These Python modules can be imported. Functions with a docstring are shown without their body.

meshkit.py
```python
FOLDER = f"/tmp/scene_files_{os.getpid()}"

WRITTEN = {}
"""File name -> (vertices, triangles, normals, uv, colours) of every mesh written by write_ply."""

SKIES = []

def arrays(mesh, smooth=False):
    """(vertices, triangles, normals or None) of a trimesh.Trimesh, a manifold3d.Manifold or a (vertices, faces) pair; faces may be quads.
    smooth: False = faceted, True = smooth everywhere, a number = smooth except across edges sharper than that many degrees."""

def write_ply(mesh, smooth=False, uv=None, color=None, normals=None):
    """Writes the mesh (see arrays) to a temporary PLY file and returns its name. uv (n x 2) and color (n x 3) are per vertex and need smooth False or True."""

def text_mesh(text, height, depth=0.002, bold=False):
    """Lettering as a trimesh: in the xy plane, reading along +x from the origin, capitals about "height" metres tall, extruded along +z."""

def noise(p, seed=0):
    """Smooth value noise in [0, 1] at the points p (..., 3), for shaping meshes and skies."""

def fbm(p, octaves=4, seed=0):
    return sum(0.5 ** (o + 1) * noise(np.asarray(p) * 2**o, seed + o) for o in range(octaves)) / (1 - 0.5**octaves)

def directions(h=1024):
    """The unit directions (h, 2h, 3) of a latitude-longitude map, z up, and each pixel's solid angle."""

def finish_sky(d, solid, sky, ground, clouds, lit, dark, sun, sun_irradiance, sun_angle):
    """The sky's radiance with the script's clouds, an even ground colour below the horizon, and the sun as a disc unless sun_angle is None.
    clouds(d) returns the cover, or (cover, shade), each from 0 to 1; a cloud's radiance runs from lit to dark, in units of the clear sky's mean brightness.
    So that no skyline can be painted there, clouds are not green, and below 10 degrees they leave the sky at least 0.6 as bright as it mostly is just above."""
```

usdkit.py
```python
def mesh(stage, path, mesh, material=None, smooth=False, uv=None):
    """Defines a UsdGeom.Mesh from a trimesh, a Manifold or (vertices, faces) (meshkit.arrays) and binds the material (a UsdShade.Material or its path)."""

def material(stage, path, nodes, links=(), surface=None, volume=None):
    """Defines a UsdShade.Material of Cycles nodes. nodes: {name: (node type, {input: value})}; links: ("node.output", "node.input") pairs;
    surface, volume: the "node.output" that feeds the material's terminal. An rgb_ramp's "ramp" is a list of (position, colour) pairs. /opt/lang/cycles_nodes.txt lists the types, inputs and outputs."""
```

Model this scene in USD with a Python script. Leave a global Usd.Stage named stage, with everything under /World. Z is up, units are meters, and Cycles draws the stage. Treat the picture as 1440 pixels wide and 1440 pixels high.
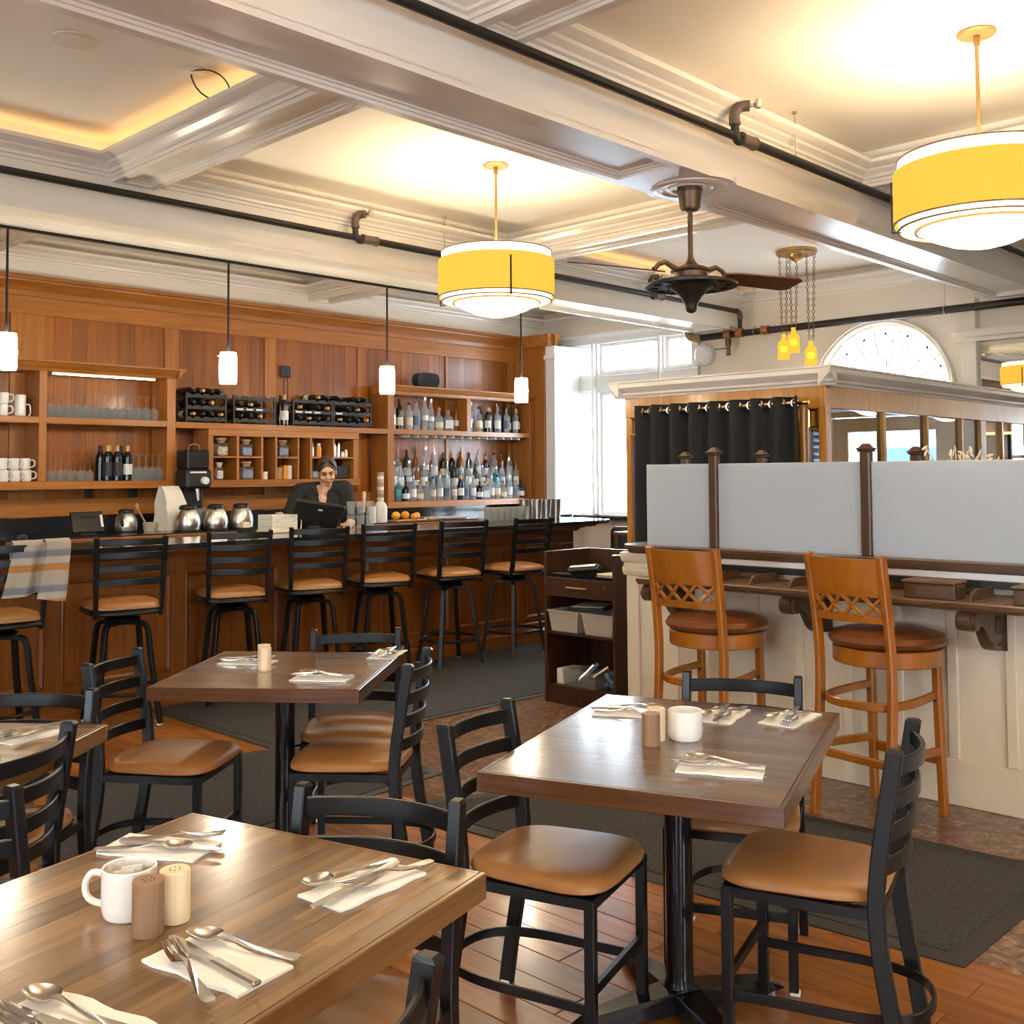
import math, random, numpy as np, trimesh, manifold3d, usdkit, meshkit
from pxr import Usd, UsdGeom, UsdLux, UsdShade, Gf, Sdf, Vt
from shapely.geometry import Polygon, Point, box as sbox
from shapely import affinity, union_all

stage = Usd.Stage.CreateInMemory()
UsdGeom.SetStageUpAxis(stage, UsdGeom.Tokens.z)
UsdGeom.SetStageMetersPerUnit(stage, 1.0)
UsdGeom.Xform.Define(stage, '/World')
UsdGeom.Scope.Define(stage, '/World/Looks')
PI = math.pi
rnd = random.Random(7)
V = np.array

# ---------------------------------------------------------------- camera
EYE_Z = 1.5
YAW, PITCH, ROLL, FPX, CY = -0.771531, 0.0417843, -0.0068219, 1492.456, 605.063
def view_axes():
    c, s = math.cos(YAW), math.sin(YAW); cp, sp = math.cos(PITCH), math.sin(PITCH); cr, sr = math.cos(ROLL), math.sin(ROLL)
    A = V([[c, -s, 0], [s, c, 0], [0, 0, 1.]]); B = V([[1, 0, 0], [0, cp, sp], [0, -sp, cp]]); C = V([[cr, 0, sr], [0, 1, 0], [-sr, 0, cr]])
    return C @ B @ A
R_, F_, U_ = view_axes()
cam = UsdGeom.Camera.Define(stage, '/World/camera')
cam.AddTransformOp().Set(Gf.Matrix4d(*R_, 0, *U_, 0, *(-F_), 0, 0, 0, EYE_Z, 1))
cam.CreateHorizontalApertureAttr(36.0)
cam.CreateFocalLengthAttr(36.0 * FPX / 1440)
cam.CreateVerticalApertureOffsetAttr(-(720 - CY) / 1440 * 36.0)
cam.CreateClippingRangeAttr((0.05, 500))
cam.CreateExposureAttr(EXPOSURE := 1.68)

# ---------------------------------------------------------------- daylight: an even overcast sky, seen and felt through the windows
dome = UsdLux.DomeLight.Define(stage, '/World/sky')
dome.CreateColorAttr((0.76, 0.88, 1.0))
dome.CreateIntensityAttr(SKY := 2.2)
# lamp strengths (used in the lamps' own builders)
COVE, BULB, BOWL, PENDANT, AMBER = 2.4, 95.0, 5.0, 30.0, 30.0

# ---------------------------------------------------------------- mesh helpers
def cat(ms): return trimesh.util.concatenate([m for m in ms if m is not None])
def tm(v, f): return trimesh.Trimesh(np.asarray(v, float), np.asarray(f), process=False)
def bx(x0, x1, y0, y1, z0, z1, b=0.0):
    if b <= 0:
        m = trimesh.creation.box([x1-x0, y1-y0, z1-z0]); m.apply_translation([(x0+x1)/2, (y0+y1)/2, (z0+z1)/2]); return m
    b = min(b, .49*(x1-x0), .49*(y1-y0), .49*(z1-z0)); P = []
    for x, sx in ((x0, 1), (x1, -1)):
        for y, sy in ((y0, 1), (y1, -1)):
            for z, sz in ((z0, 1), (z1, -1)):
                P += [(x+sx*b, y+sy*b, z), (x+sx*b, y, z+sz*b), (x, y+sy*b, z+sz*b)]
    return trimesh.convex.convex_hull(V(P))
def cyl(p0, p1, r, n=12, r1=None):
    return tube([p0, p1], [r, r if r1 is None else r1], n)
def grid(rings, closed_path=False, closed_prof=True, caps=True):
    rings = np.asarray(rings, float); N, K = rings.shape[:2]; v = rings.reshape(-1, 3); f = []
    for i in range(N if closed_path else N-1):
        a, b = i*K, ((i+1) % N)*K
        for j in range(K if closed_prof else K-1):
            k = (j+1) % K; f += [(a+j, b+j, b+k), (a+j, b+k, a+k)]
    if caps and closed_prof and not closed_path:
        c0, c1 = len(v), len(v)+1; v = np.vstack([v, rings[0].mean(0), rings[-1].mean(0)])
        for j in range(K):
            k = (j+1) % K; f += [(c0, j, k), (c1, (N-1)*K+k, (N-1)*K+j)]
    m = tm(v, f)
    if m.volume < 0: m.invert()
    return m
def sweep(path, prof, up=(0, 0, 1), closed=False, prof_closed=True, scale=None):
    p = np.asarray(path, float); prof = np.asarray(prof, float)
    if closed: t = np.roll(p, -1, 0) - np.roll(p, 1, 0)
    else: t = np.gradient(p, axis=0)
    t /= np.linalg.norm(t, axis=1, keepdims=True)
    up = np.broadcast_to(np.asarray(up, float), p.shape)
    s = np.cross(t, up); s /= np.linalg.norm(s, axis=1, keepdims=True) + 1e-12; u = np.cross(s, t)
    sc = np.ones(len(p)) if scale is None else np.asarray(scale, float)
    rings = p[:, None] + (sc[:, None, None]*prof[None, :, :1])*s[:, None] + (sc[:, None, None]*prof[None, :, 1:])*u[:, None]
    return grid(rings, closed, prof_closed)
def circ(r, n=10, ry=None): a = np.arange(n)*2*PI/n; return np.stack([r*np.cos(a), (ry or r)*np.sin(a)], 1)
def rect(w, h, b=0):
    if b: return V([(w/2-b, -h/2), (w/2, -h/2+b), (w/2, h/2-b), (w/2-b, h/2), (-w/2+b, h/2), (-w/2, h/2-b), (-w/2, -h/2+b), (-w/2+b, -h/2)])
    return V([(w/2, -h/2), (w/2, h/2), (-w/2, h/2), (-w/2, -h/2)])
def tube(points, r, n=8, closed=False):
    p = np.asarray(points, float); d = p[-1]-p[0]
    if len(p) > 2 and not closed:
        q = p - p[0]; _, _, w = np.linalg.svd(q - q.mean(0)); up = w[2]
    else: up = V([0, 0, 1.]) if abs(d[2]) < .9*np.linalg.norm(d) + 1e-9 else V([1., 0, 0])
    if closed: up = V([0, 0, 1.])
    r = np.broadcast_to(r, (len(p),)); return sweep(p, circ(1, n), up, closed, scale=r)
def spline(pts, n=24, closed=False):
    from scipy.interpolate import CubicSpline
    p = np.asarray(pts, float)
    if closed: p = np.vstack([p, p[:1]])
    d = np.r_[0, np.cumsum(np.linalg.norm(np.diff(p, axis=0), axis=1))]
    cs = CubicSpline(d, p, bc_type='periodic' if closed else 'natural'); u = np.linspace(0, d[-1], n+1 if closed else n)
    q = cs(u); return q[:-1] if closed else q
def lathe(prof, n=24, closed=False):
    pr = np.asarray(prof, float); a = np.arange(n)*2*PI/n
    rings = np.stack([np.outer(np.cos(a), pr[:, 0]), np.outer(np.sin(a), pr[:, 0]), np.broadcast_to(pr[:, 1], (n, len(pr)))], -1)
    m = grid(rings, True, closed, False); m.merge_vertices(); return m
def prism(poly, h, z=0):
    if not hasattr(poly, 'geom_type'): poly = Polygon(poly)
    m = cat([trimesh.creation.extrude_polygon(g, h, engine='earcut') for g in getattr(poly, 'geoms', [poly])]); m.apply_translation([0, 0, z]); return m
def ring(prof, x0, x1, y0, y1, closed=True):
    """A moulding run round the inside of a rectangle, mitred: prof = (distance inwards, z)."""
    pr = np.asarray(prof, float); d, z = pr[:, 0], pr[:, 1]
    return grid([np.stack([x0+d, y0+d, z], 1), np.stack([x1-d, y0+d, z], 1), np.stack([x1-d, y1-d, z], 1), np.stack([x0+d, y1-d, z], 1)], True, closed)
def mv(m, loc=(0, 0, 0), rz=0, rx=0, ry=0, s=None):
    m = m.copy()
    if s is not None: m.apply_scale(s)
    T = trimesh.transformations.euler_matrix(rx, ry, rz, 'sxyz'); T[:3, 3] = loc; m.apply_transform(T); return m
def up_to(m, how):
    """Turn a mesh laid out in the xy plane (thickness z) upright. 'x+': seen from +x, its x runs along +y; 'y-': seen from -y, its x runs along +x."""
    A = {'x+': [[0, 0, 1], [1, 0, 0], [0, 1, 0]], 'y-': [[1, 0, 0], [0, 0, -1], [0, 1, 0]]}[how]
    T = np.eye(4); T[:3, :3] = A; m = m.copy(); m.apply_transform(T); return m
def ball(c, r, sub=2, s=(1, 1, 1)):
    m = trimesh.creation.icosphere(sub, r); m.apply_scale(s); m.apply_translation(c); return m
def hull(points): return trimesh.convex.convex_hull(np.asarray(points, float))

# ---------------------------------------------------------------- scene helpers
used = {}
def numbered(parent, name):
    k = (str(parent), name); n = used.get(k, -1) + 1; used[k] = n
    return f'{parent}/{name}' if n == 0 else f'{parent}/{name}_{n:03d}'
def data(p, **kw):
    for k, v in kw.items():
        if v is not None: p.SetCustomDataByKey(k, v)
    return p
def path_of(parent): return '/World' if parent is None else str(parent if isinstance(parent, str) else parent.GetPath())
def obj(name, mesh, mat, parent=None, smooth=False, label=None, kind=None):
    p = usdkit.mesh(stage, numbered(path_of(parent), name), mesh, f'/World/Looks/{mat}', smooth).GetPrim()
    return data(p, label=label, kind=kind)
def mat4(loc=(0, 0, 0), rz=0, rx=0, ry=0, s=1.0):
    T = trimesh.transformations.euler_matrix(rx, ry, rz, 'sxyz'); T[:3, :3] *= s; T[:3, 3] = loc
    return Gf.Matrix4d(*[float(x) for x in T.T.ravel()])
def thing(name, label, cat_, loc=(0, 0, 0), rz=0, group=None, rx=0, ry=0, s=1.0):
    x = UsdGeom.Xform.Define(stage, numbered('/World', name)); x.AddTransformOp().Set(mat4(loc, rz, rx, ry, s))
    return data(x.GetPrim(), label=label, category=cat_, group=group)
def dup(root, label, loc, rz=0, group=None, rx=0, ry=0, s=1.0):
    was = root.GetCustomData(); name = root.GetName()
    while name[-4:-3] == '_' and name[-3:].isdigit(): name = name[:-4]
    r = thing(name, label, was['category'], loc, rz, group or was.get('group'), rx, ry, s)
    r.GetReferences().AddInternalReference(root.GetPath()); r.SetInstanceable(True); return r
def single(name, mesh, mat, label, cat_, group=None, smooth=False, kind=None):
    return data(obj(name, mesh, mat, None, smooth), label=label, category=cat_, group=group, kind=kind)
def struct(name, mesh, mat, label=None, smooth=False):
    return data(obj(name, mesh, mat, None, smooth), label=label, kind='structure')
def holder(name, label=None):
    return data(UsdGeom.Xform.Define(stage, numbered('/World', name)).GetPrim(), label=label, kind='structure')
ORD = ['first', 'second', 'third', 'fourth', 'fifth', 'sixth', 'seventh', 'eighth', 'ninth', 'tenth', 'eleventh', 'twelfth', 'thirteenth', 'fourteenth', 'fifteenth', 'sixteenth', 'seventeenth', 'eighteenth', 'nineteenth', 'twentieth']

# ---------------------------------------------------------------- materials
def lin(*c): return tuple((x/255/12.92 if x/255 <= .04045 else ((x/255+.055)/1.055)**2.4) for x in c)
def plain(name, color, rough=.5, metallic=0., bump=0., bscale=60., var=0., vscale=6., **kw):
    n = {'p': ('principled_bsdf', dict(base_color=color, roughness=rough, metallic=metallic, **kw))}; L = []
    if bump or var: n['tc'] = ('texture_coordinate', {})
    if var:
        n['v'] = ('noise_texture', dict(scale=vscale, detail=4)); n['r'] = ('rgb_ramp', dict(ramp=[(.3, tuple(c*(1-var) for c in color)), (.7, tuple(min(1, c*(1+var)) for c in color))]))
        L += [('tc.object', 'v.vector'), ('v.fac', 'r.fac'), ('r.color', 'p.base_color')]
    if bump:
        n['bn'] = ('noise_texture', dict(scale=bscale, detail=3)); n['b'] = ('bump', dict(strength=bump, distance=.01))
        L += [('tc.object', 'bn.vector'), ('bn.fac', 'b.height'), ('b.normal', 'p.normal')]
    return usdkit.material(stage, f'/World/Looks/{name}', n, L, 'p.BSDF')
def wood(name, dark, light, scale, rough=.4, spread=.35, coat=0., bump=.05, spec=.5):
    """Grain stretched along the axis with the smallest scale; object_info.random shifts the tone from piece to piece."""
    n = {'tc': ('texture_coordinate', {}), 'oi': ('object_info', {}), 'cx': ('combine_xyz', {}), 'sc': ('math', dict(math_type='multiply', value2=37.)), 'ad': ('vector_math', dict(math_type='add')),
         'm': ('mapping', dict(scale=scale)), 'n': ('noise_texture', dict(scale=1., detail=5, roughness=.6, distortion=.5)),
         'r': ('rgb_ramp', dict(ramp=[(.28, dark), (.72, light)])), 't': ('map_range', dict(from_min=0., from_max=1., to_min=1-spread, to_max=1+spread)),
         'h': ('hsv', dict(hue=.5, saturation=1., fac=1.)), 'b': ('bump', dict(strength=bump, distance=.004)),
         'p': ('principled_bsdf', dict(roughness=rough, coat_weight=coat, coat_roughness=.12, specular_ior_level=spec))}
    L = [('oi.random', 'sc.value1'), ('sc.value', 'cx.x'), ('sc.value', 'cx.y'), ('sc.value', 'cx.z'), ('tc.object', 'm.vector'), ('m.vector', 'ad.vector1'), ('cx.vector', 'ad.vector2'), ('ad.vector', 'n.vector'),
         ('n.fac', 'r.fac'), ('r.color', 'h.color'), ('oi.random', 't.value'), ('t.result', 'h.value'), ('h.color', 'p.base_color'), ('n.fac', 'b.height'), ('b.normal', 'p.normal')]
    return usdkit.material(stage, f'/World/Looks/{name}', n, L, 'p.BSDF')
def emit(name, color, strength): return usdkit.material(stage, f'/World/Looks/{name}', {'e': ('emission', dict(color=color, strength=strength))}, [], 'e.emission')
def pane(name, tint=(1, 1, 1), ior=1.45, gloss=(1, 1, 1), rough=0.):
    return usdkit.material(stage, f'/World/Looks/{name}', {'ge': ('geometry', {}), 'io': ('mix_float', dict(a=ior, b=1/ior)), 'f': ('fresnel', {}), 't': ('transparent_bsdf', dict(color=tint)), 'g': ('glossy_bsdf', dict(color=gloss, roughness=rough)), 'm': ('mix_closure', {})},
                           [('ge.backfacing', 'io.fac'), ('io.result', 'f.IOR'), ('f.fac', 'm.fac'), ('t.BSDF', 'm.closure1'), ('g.BSDF', 'm.closure2')], 'm.closure')

plain('ceiling_paint', (.84, .795, .72), .7)
plain('beam_paint', (.83, .77, .67), .22, bump=.05, bscale=14.)
plain('wall_paint', (.78, .70, .58), .6)
plain('trim_paint', (.82, .77, .69), .35)
plain('white_trim', (.84, .83, .80), .3)
plain('cream_enamel', (.79, .67, .49), .35, bump=.03, bscale=9.)
wood('cherry_board', (.20, .052, .0045), (.40, .122, .014), (22, 22, 1.2), .38, .26, .15)
wood('cherry_trim', (.30, .098, .013), (.46, .172, .031), (14, 2., 30), .35, .12, .15)
wood('cherry_stile', (.30, .098, .013), (.46, .172, .031), (25, 25, 1.2), .35, .12, .15)
wood('bar_front', (.165, .043, .004), (.30, .088, .010), (22, 22, 1.0), .35, .16, .2)
wood('bar_rail', (.18, .050, .006), (.30, .095, .012), (14, 1.2, 30), .35, .12, .2)
wood('stave_x', (.12, .062, .022), (.245, .142, .056), (1.6, 55, 40), .22, .40, .3, .03)
wood('stave_dark', (.080, .043, .018), (.165, .096, .042), (1.6, 55, 40), .20, .34, .4, .03)
wood('edge_dark', (.055, .019, .004), (.115, .042, .011), (2.0, 3.0, 70), .24, .15, .3, .06)
wood('stave_edge', (.13, .060, .020), (.22, .112, .042), (2.0, 3.0, 70), .24, .2, .3, .06)
wood('floor_plank', (.20, .066, .014), (.37, .145, .035), (1.0, 26, 20), .24, .3, .25, .05)
wood('walnut_post', (.055, .026, .012), (.115, .060, .030), (40, 40, 3), .35, .1)
wood('walnut_rail', (.07, .032, .014), (.14, .072, .034), (3, 40, 40), .35, .15)
wood('espresso', (.030, .011, .005), (.062, .024, .010), (45, 45, 2.0), .4, .1)
wood('stool_wood', (.31, .092, .007), (.42, .138, .013), (14, 14, 2.), .28, .08, .3, .02)
wood('brass_wood', (.36, .145, .014), (.58, .26, .035), (20, 20, 2.), .30, .1, .25)
wood('shaker_dark', (.21, .115, .055), (.30, .17, .088), (260, 260, 4.), .45, .04)
wood('shaker_light', (.72, .53, .30), (.86, .69, .45), (160, 160, 3.), .4, .04)
wood('fan_blade', (.10, .032, .010), (.17, .058, .017), (3, 20, 20), .35, .1)
plain('black_metal', (.006, .0065, .008), .34, bump=.02, bscale=300., specular_ior_level=.38)
plain('black_plastic', (.012, .012, .013), .45)
plain('black_gloss', (.008, .009, .011), .12)
plain('granite', (.020, .022, .026), .10, var=.6, vscale=160.)
plain('tan_vinyl', (.37, .165, .048), .38, bump=.08, bscale=420., var=.05, vscale=5.)
plain('brown_vinyl', (.17, .052, .015), .28, bump=.05, bscale=300.)
plain('pipe_iron', (.040, .037, .035), .42, metallic=.6)
plain('pipe_joint', (.15, .11, .085), .5, metallic=.3)
plain('copper_joint', (.42, .17, .055), .4, metallic=.5)
plain('steel', (.62, .60, .57), .22, metallic=1.)
plain('brushed_steel', (.66, .62, .56), .30, metallic=1.)
plain('bronze', (.16, .105, .065), .42, metallic=.7)
plain('dark_bronze', (.045, .036, .028), .45, metallic=.5)
plain('brass', (.62, .41, .18), .25, metallic=1.)
plain('gold_trim', (.34, .21, .085), .5, metallic=.5)
plain('ceramic', (.80, .76, .69), .14)
plain('napkin', (.82, .79, .74), .9, bump=.1, bscale=160.)
plain('paper', (.74, .68, .58), .85, bump=.06, bscale=40.)
plain('white_plastic', (.75, .74, .72), .4)
plain('grey_plastic', (.42, .36, .29), .5)
plain('black_cloth', (.013, .013, .015), .9, bump=.06, bscale=200.)
plain('curtain_cloth', (.020, .021, .023), .95, bump=.06, bscale=300.)
plain('skin', (.58, .33, .20), .5, subsurface_weight=.15, subsurface_scale=.01)
plain('lips', (.42, .16, .11), .45)
plain('eye_dark', (.03, .018, .012), .3)
plain('hair', (.050, .026, .014), .5)
plain('orange_peel', (.85, .36, .03), .4)
plain('board_wood', (.45, .24, .08), .5)
plain('navy', (.018, .024, .042), .5)
plain('screen', (.010, .010, .012), .15)
plain('cork', (.42, .25, .13), .8)
plain('leaf_cream', (.72, .64, .50), .6)
plain('amber_liquid', (.45, .17, .02), .15)
plain('facade', (.50, .56, .64), .9)
plain('street', (.62, .64, .66), .9)
usdkit.material(stage, '/World/Looks/frosted', {'d': ('principled_bsdf', dict(base_color=(.72, .79, .84), roughness=.22)), 't': ('translucent_bsdf', dict(color=(.85, .90, .95))), 'm': ('mix_closure', dict(fac=.55))},
                [('d.BSDF', 'm.closure1'), ('t.BSDF', 'm.closure2')], 'm.closure')
usdkit.material(stage, '/World/Looks/mirror', {'g': ('glossy_bsdf', dict(color=(.86, .85, .80), roughness=.0))}, [], 'g.BSDF')
pane('window_glass', (.97, .985, 1), 1.45)
pane('door_glass', (.60, .68, .76), 1.8)
def hollow(name, tint, body, fac, rough=.08):
    usdkit.material(stage, f'/World/Looks/{name}', {'t': ('transparent_bsdf', dict(color=tint)), 'p': ('principled_bsdf', dict(base_color=body, roughness=rough)), 'm': ('mix_closure', dict(fac=fac))}, [('t.BSDF', 'm.closure1'), ('p.BSDF', 'm.closure2')], 'm.closure')
hollow('drink_glass', (.97, .98, .98), (.86, .87, .86), .085, .03)
hollow('bottle_clear', (.90, .93, .95), (.60, .68, .74), .26, .05)
hollow('bottle_blue', (.45, .68, .80), (.20, .46, .58), .45); hollow('bottle_amber', (.62, .30, .07), (.36, .14, .02), .5); hollow('bottle_green', (.16, .22, .10), (.03, .05, .02), .7)
usdkit.material(stage, '/World/Looks/amber_glass', {'t': ('transparent_bsdf', dict(color=(1., .55, .12))), 'e': ('emission', dict(color=(1., .45, .045), strength=.55)), 'a': ('mix_closure', dict(fac=.7))}, [('t.BSDF', 'a.closure1'), ('e.emission', 'a.closure2')], 'a.closure')
plain('bottle_black', (.012, .012, .012), .12)
for nm, c in (('label_white', (.72, .72, .68)), ('label_cream', (.66, .56, .40)), ('label_blue', (.10, .17, .27)), ('label_black', (.02, .02, .02)), ('label_teal', (.06, .36, .42)), ('foil_gold', (.62, .36, .10)), ('cap_black', (.02, .02, .022)), ('tape_white', (.70, .68, .64)), ('box_orange', (.72, .30, .04)), ('jar_blue', (.22, .27, .38))): plain(nm, c, .5)
plain('jar_mixed', (.50, .42, .30), .6, var=.7, vscale=45.)
# lamp glass and cloth: they give off light
emit('lamp_white', (1., .80, .52), BOWL)
emit('bulb_glow', (1., .76, .46), BULB)
emit('pendant_glow', (1., .86, .64), PENDANT)
emit('dim_strip', (1., .82, .55), 1.6)
emit('cove_strip', (1., .56, .18), COVE)
emit('amber_glow', (1., .55, .14), AMBER)
def shade_mat(name, color, strength):
    usdkit.material(stage, f'/World/Looks/{name}', {'e': ('emission', dict(color=color, strength=strength)), 'd': ('diffuse_bsdf', dict(color=tuple(c*.25 for c in color))), 'a': ('add_closure', {})}, [('e.emission', 'a.closure1'), ('d.BSDF', 'a.closure2')], 'a.closure')
shade_mat('shade_gold', (1., .55, .07), .32)
shade_mat('shade_white', (1., .84, .60), .55)
# mottled sheet floor, carpets, striped towel
usdkit.material(stage, '/World/Looks/mottled_floor', {'tc': ('texture_coordinate', {}), 'a': ('noise_texture', dict(scale=9., detail=5, roughness=.62, distortion=2.2)), 'c': ('noise_texture', dict(scale=42., detail=3, distortion=1.)), 'x': ('mix_float', dict(fac=.4)),
                'r': ('rgb_ramp', dict(ramp=[(.36, (.075, .034, .018)), (.46, (.15, .075, .042)), (.54, (.22, .125, .075)), (.66, (.40, .26, .16))])), 'p': ('principled_bsdf', dict(roughness=.26, coat_weight=.2))},
                [('tc.object', 'a.vector'), ('tc.object', 'c.vector'), ('a.fac', 'x.a'), ('c.fac', 'x.b'), ('x.result', 'r.fac'), ('r.color', 'p.base_color')], 'p.BSDF')
usdkit.material(stage, '/World/Looks/carpet', {'tc': ('texture_coordinate', {}), 'a': ('noise_texture', dict(scale=120., detail=3, distortion=1.5)), 'r': ('rgb_ramp', dict(ramp=[(.35, (.012, .012, .0125)), (.62, (.066, .062, .058))])), 'b': ('bump', dict(strength=.6, distance=.006)), 'p': ('principled_bsdf', dict(roughness=.95))},
                [('tc.object', 'a.vector'), ('a.fac', 'r.fac'), ('r.color', 'p.base_color'), ('a.fac', 'b.height'), ('b.normal', 'p.normal')], 'p.BSDF')
plain('rubber', (.028, .027, .026), .7, bump=.05, bscale=90.)
usdkit.material(stage, '/World/Looks/towel', {'tc': ('texture_coordinate', {}), 's': ('separate_xyz', {}), 'w': ('math', dict(math_type='multiply', value2=5.2)), 'f': ('math', dict(math_type='fraction')),
                'r': ('rgb_ramp', dict(ramp=[(.0, (.42, .36, .29)), (.16, (.42, .36, .29)), (.2, (.45, .20, .055)), (.36, (.45, .20, .055)), (.40, (.45, .40, .34)), (.55, (.45, .40, .34)), (.60, (.20, .20, .22)), (.74, (.22, .22, .24)), (.8, (.42, .36, .29))])),
                'n': ('noise_texture', dict(scale=180., detail=2)), 'b': ('bump', dict(strength=.5, distance=.004)), 'p': ('principled_bsdf', dict(roughness=.95))},
                [('tc.object', 's.vector'), ('s.z', 'w.value1'), ('w.value', 'f.value1'), ('f.value', 'r.fac'), ('r.color', 'p.base_color'), ('tc.object', 'n.vector'), ('n.fac', 'b.height'), ('b.normal', 'p.normal')], 'p.BSDF')
# ================================================================= the room: floor, walls, windows, ceiling
X_BAR, Y_WIN, X_R, Y_B, CEIL = -8.6, 9.4, 4.2, -4.2, 3.42
A0, A1, B0, B1, C0, C1, BEAM_Z, T_Z = -3.30, -2.89, -6.32, -5.87, -.10, .31, 2.96, 3.21
TS = [(-3.78, -3.52), (-.52, -.26), (2.74, 3.0), (6.0, 6.26)]

# floor: mottled sheet floor, with real planks let in where the dining tables stand
fl = struct('floor', cat([bx(X_BAR-.3, X_R+.3, Y_B-.3, Y_WIN+.3, -.12, -.012), bx(X_BAR-.3, X_R+.3, 3.36, Y_WIN+.3, -.012, 0)]), 'mottled_floor', 'mottled brown sheet floor with orange wood planks under the dining tables')
PW = .125; r2 = random.Random(3); planks = []; rest = []
for k in range(62):
    y0 = 3.36 - (k+1)*PW; x = X_BAR - r2.random()*1.5
    while x < X_R:
        L = r2.uniform(.9, 2.1); x0, x1 = max(x, X_BAR), min(x+L, X_R); x += L
        if x1-x0 < .05: continue
        m = bx(x0+.0012, x1-.0012, y0+.0012, y0+PW-.0012, -.02, r2.uniform(-.0006, .0004), .0015)
        near = -4.9 < (x0+x1)/2 < .4 and y0 > .5
        (planks if near and len(planks) < 296 else rest).append(m)
for m in planks: obj('floor_plank', m, 'floor_plank', fl)
for k in range(3): obj('far_planks', cat(rest[k::3]), 'floor_plank', fl, kind='stuff')

# the bar wall: boards between stiles, rails, cornice
bw = struct('wall_left', bx(X_BAR-.25, X_BAR-.03, Y_B, Y_WIN, 0, CEIL), 'cherry_board', 'long cherry wood panelled wall behind the bar')
stiles = [(-2.9, .16), (-.9, .16), (1.2, .16), (3.20, .26), (4.50, .13), (5.51, .12), (6.60, .05), (7.80, .045), (8.78, .12)]
r2 = random.Random(5); y = -3.0
while y < 8.9:
    w = r2.choice([.10, .125, .145, .17]); e = min(y+w, 8.9)
    obj('board', bx(X_BAR-.03, X_BAR-.008+r2.uniform(-.0015, .0015), y+.0008, e-.0008, .02, 2.99), 'cherry_board', bw); y = e
for y0, w in stiles: obj('stile', bx(X_BAR-.02, X_BAR+.008, y0, y0+w, .02, 2.96, .003), 'cherry_stile', bw)
for z0, z1 in ((2.80, 2.98), (1.19, 1.33), (1.06, 1.08)): obj('rail', bx(X_BAR-.02, X_BAR+.012, -3.0, 8.9, z0, z1, .003), 'cherry_trim', bw)
corn = V([(0, 2.90), (.012, 2.90), (.014, 2.935), (.03, 2.945), (.034, 2.985), (.06, 3.02), (.095, 3.05), (.10, 3.065), (.118, 3.07), (.118, 3.10), (0, 3.10)])
def along_y(prof, x, y0, y1, sx=1):
    q = np.asarray(prof, float); return grid([np.stack([x+sx*q[:, 0], np.full(len(q), yy), q[:, 1]], 1) for yy in (y0, y1)])
def along_x(prof, y, x0, x1, sy=-1):
    q = np.asarray(prof, float); return grid([np.stack([np.full(len(q), xx), y+sy*q[:, 0], q[:, 1]], 1) for xx in (x0, x1)])
obj('cornice', along_y(corn, X_BAR-.01, -3.0, 9.02), 'cherry_trim', bw, 20)
obj('frieze', bx(X_BAR-.03, X_BAR+.004, Y_B, Y_WIN, 3.10, CEIL), 'wall_paint', bw, label='cream frieze above the cornice')
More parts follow.
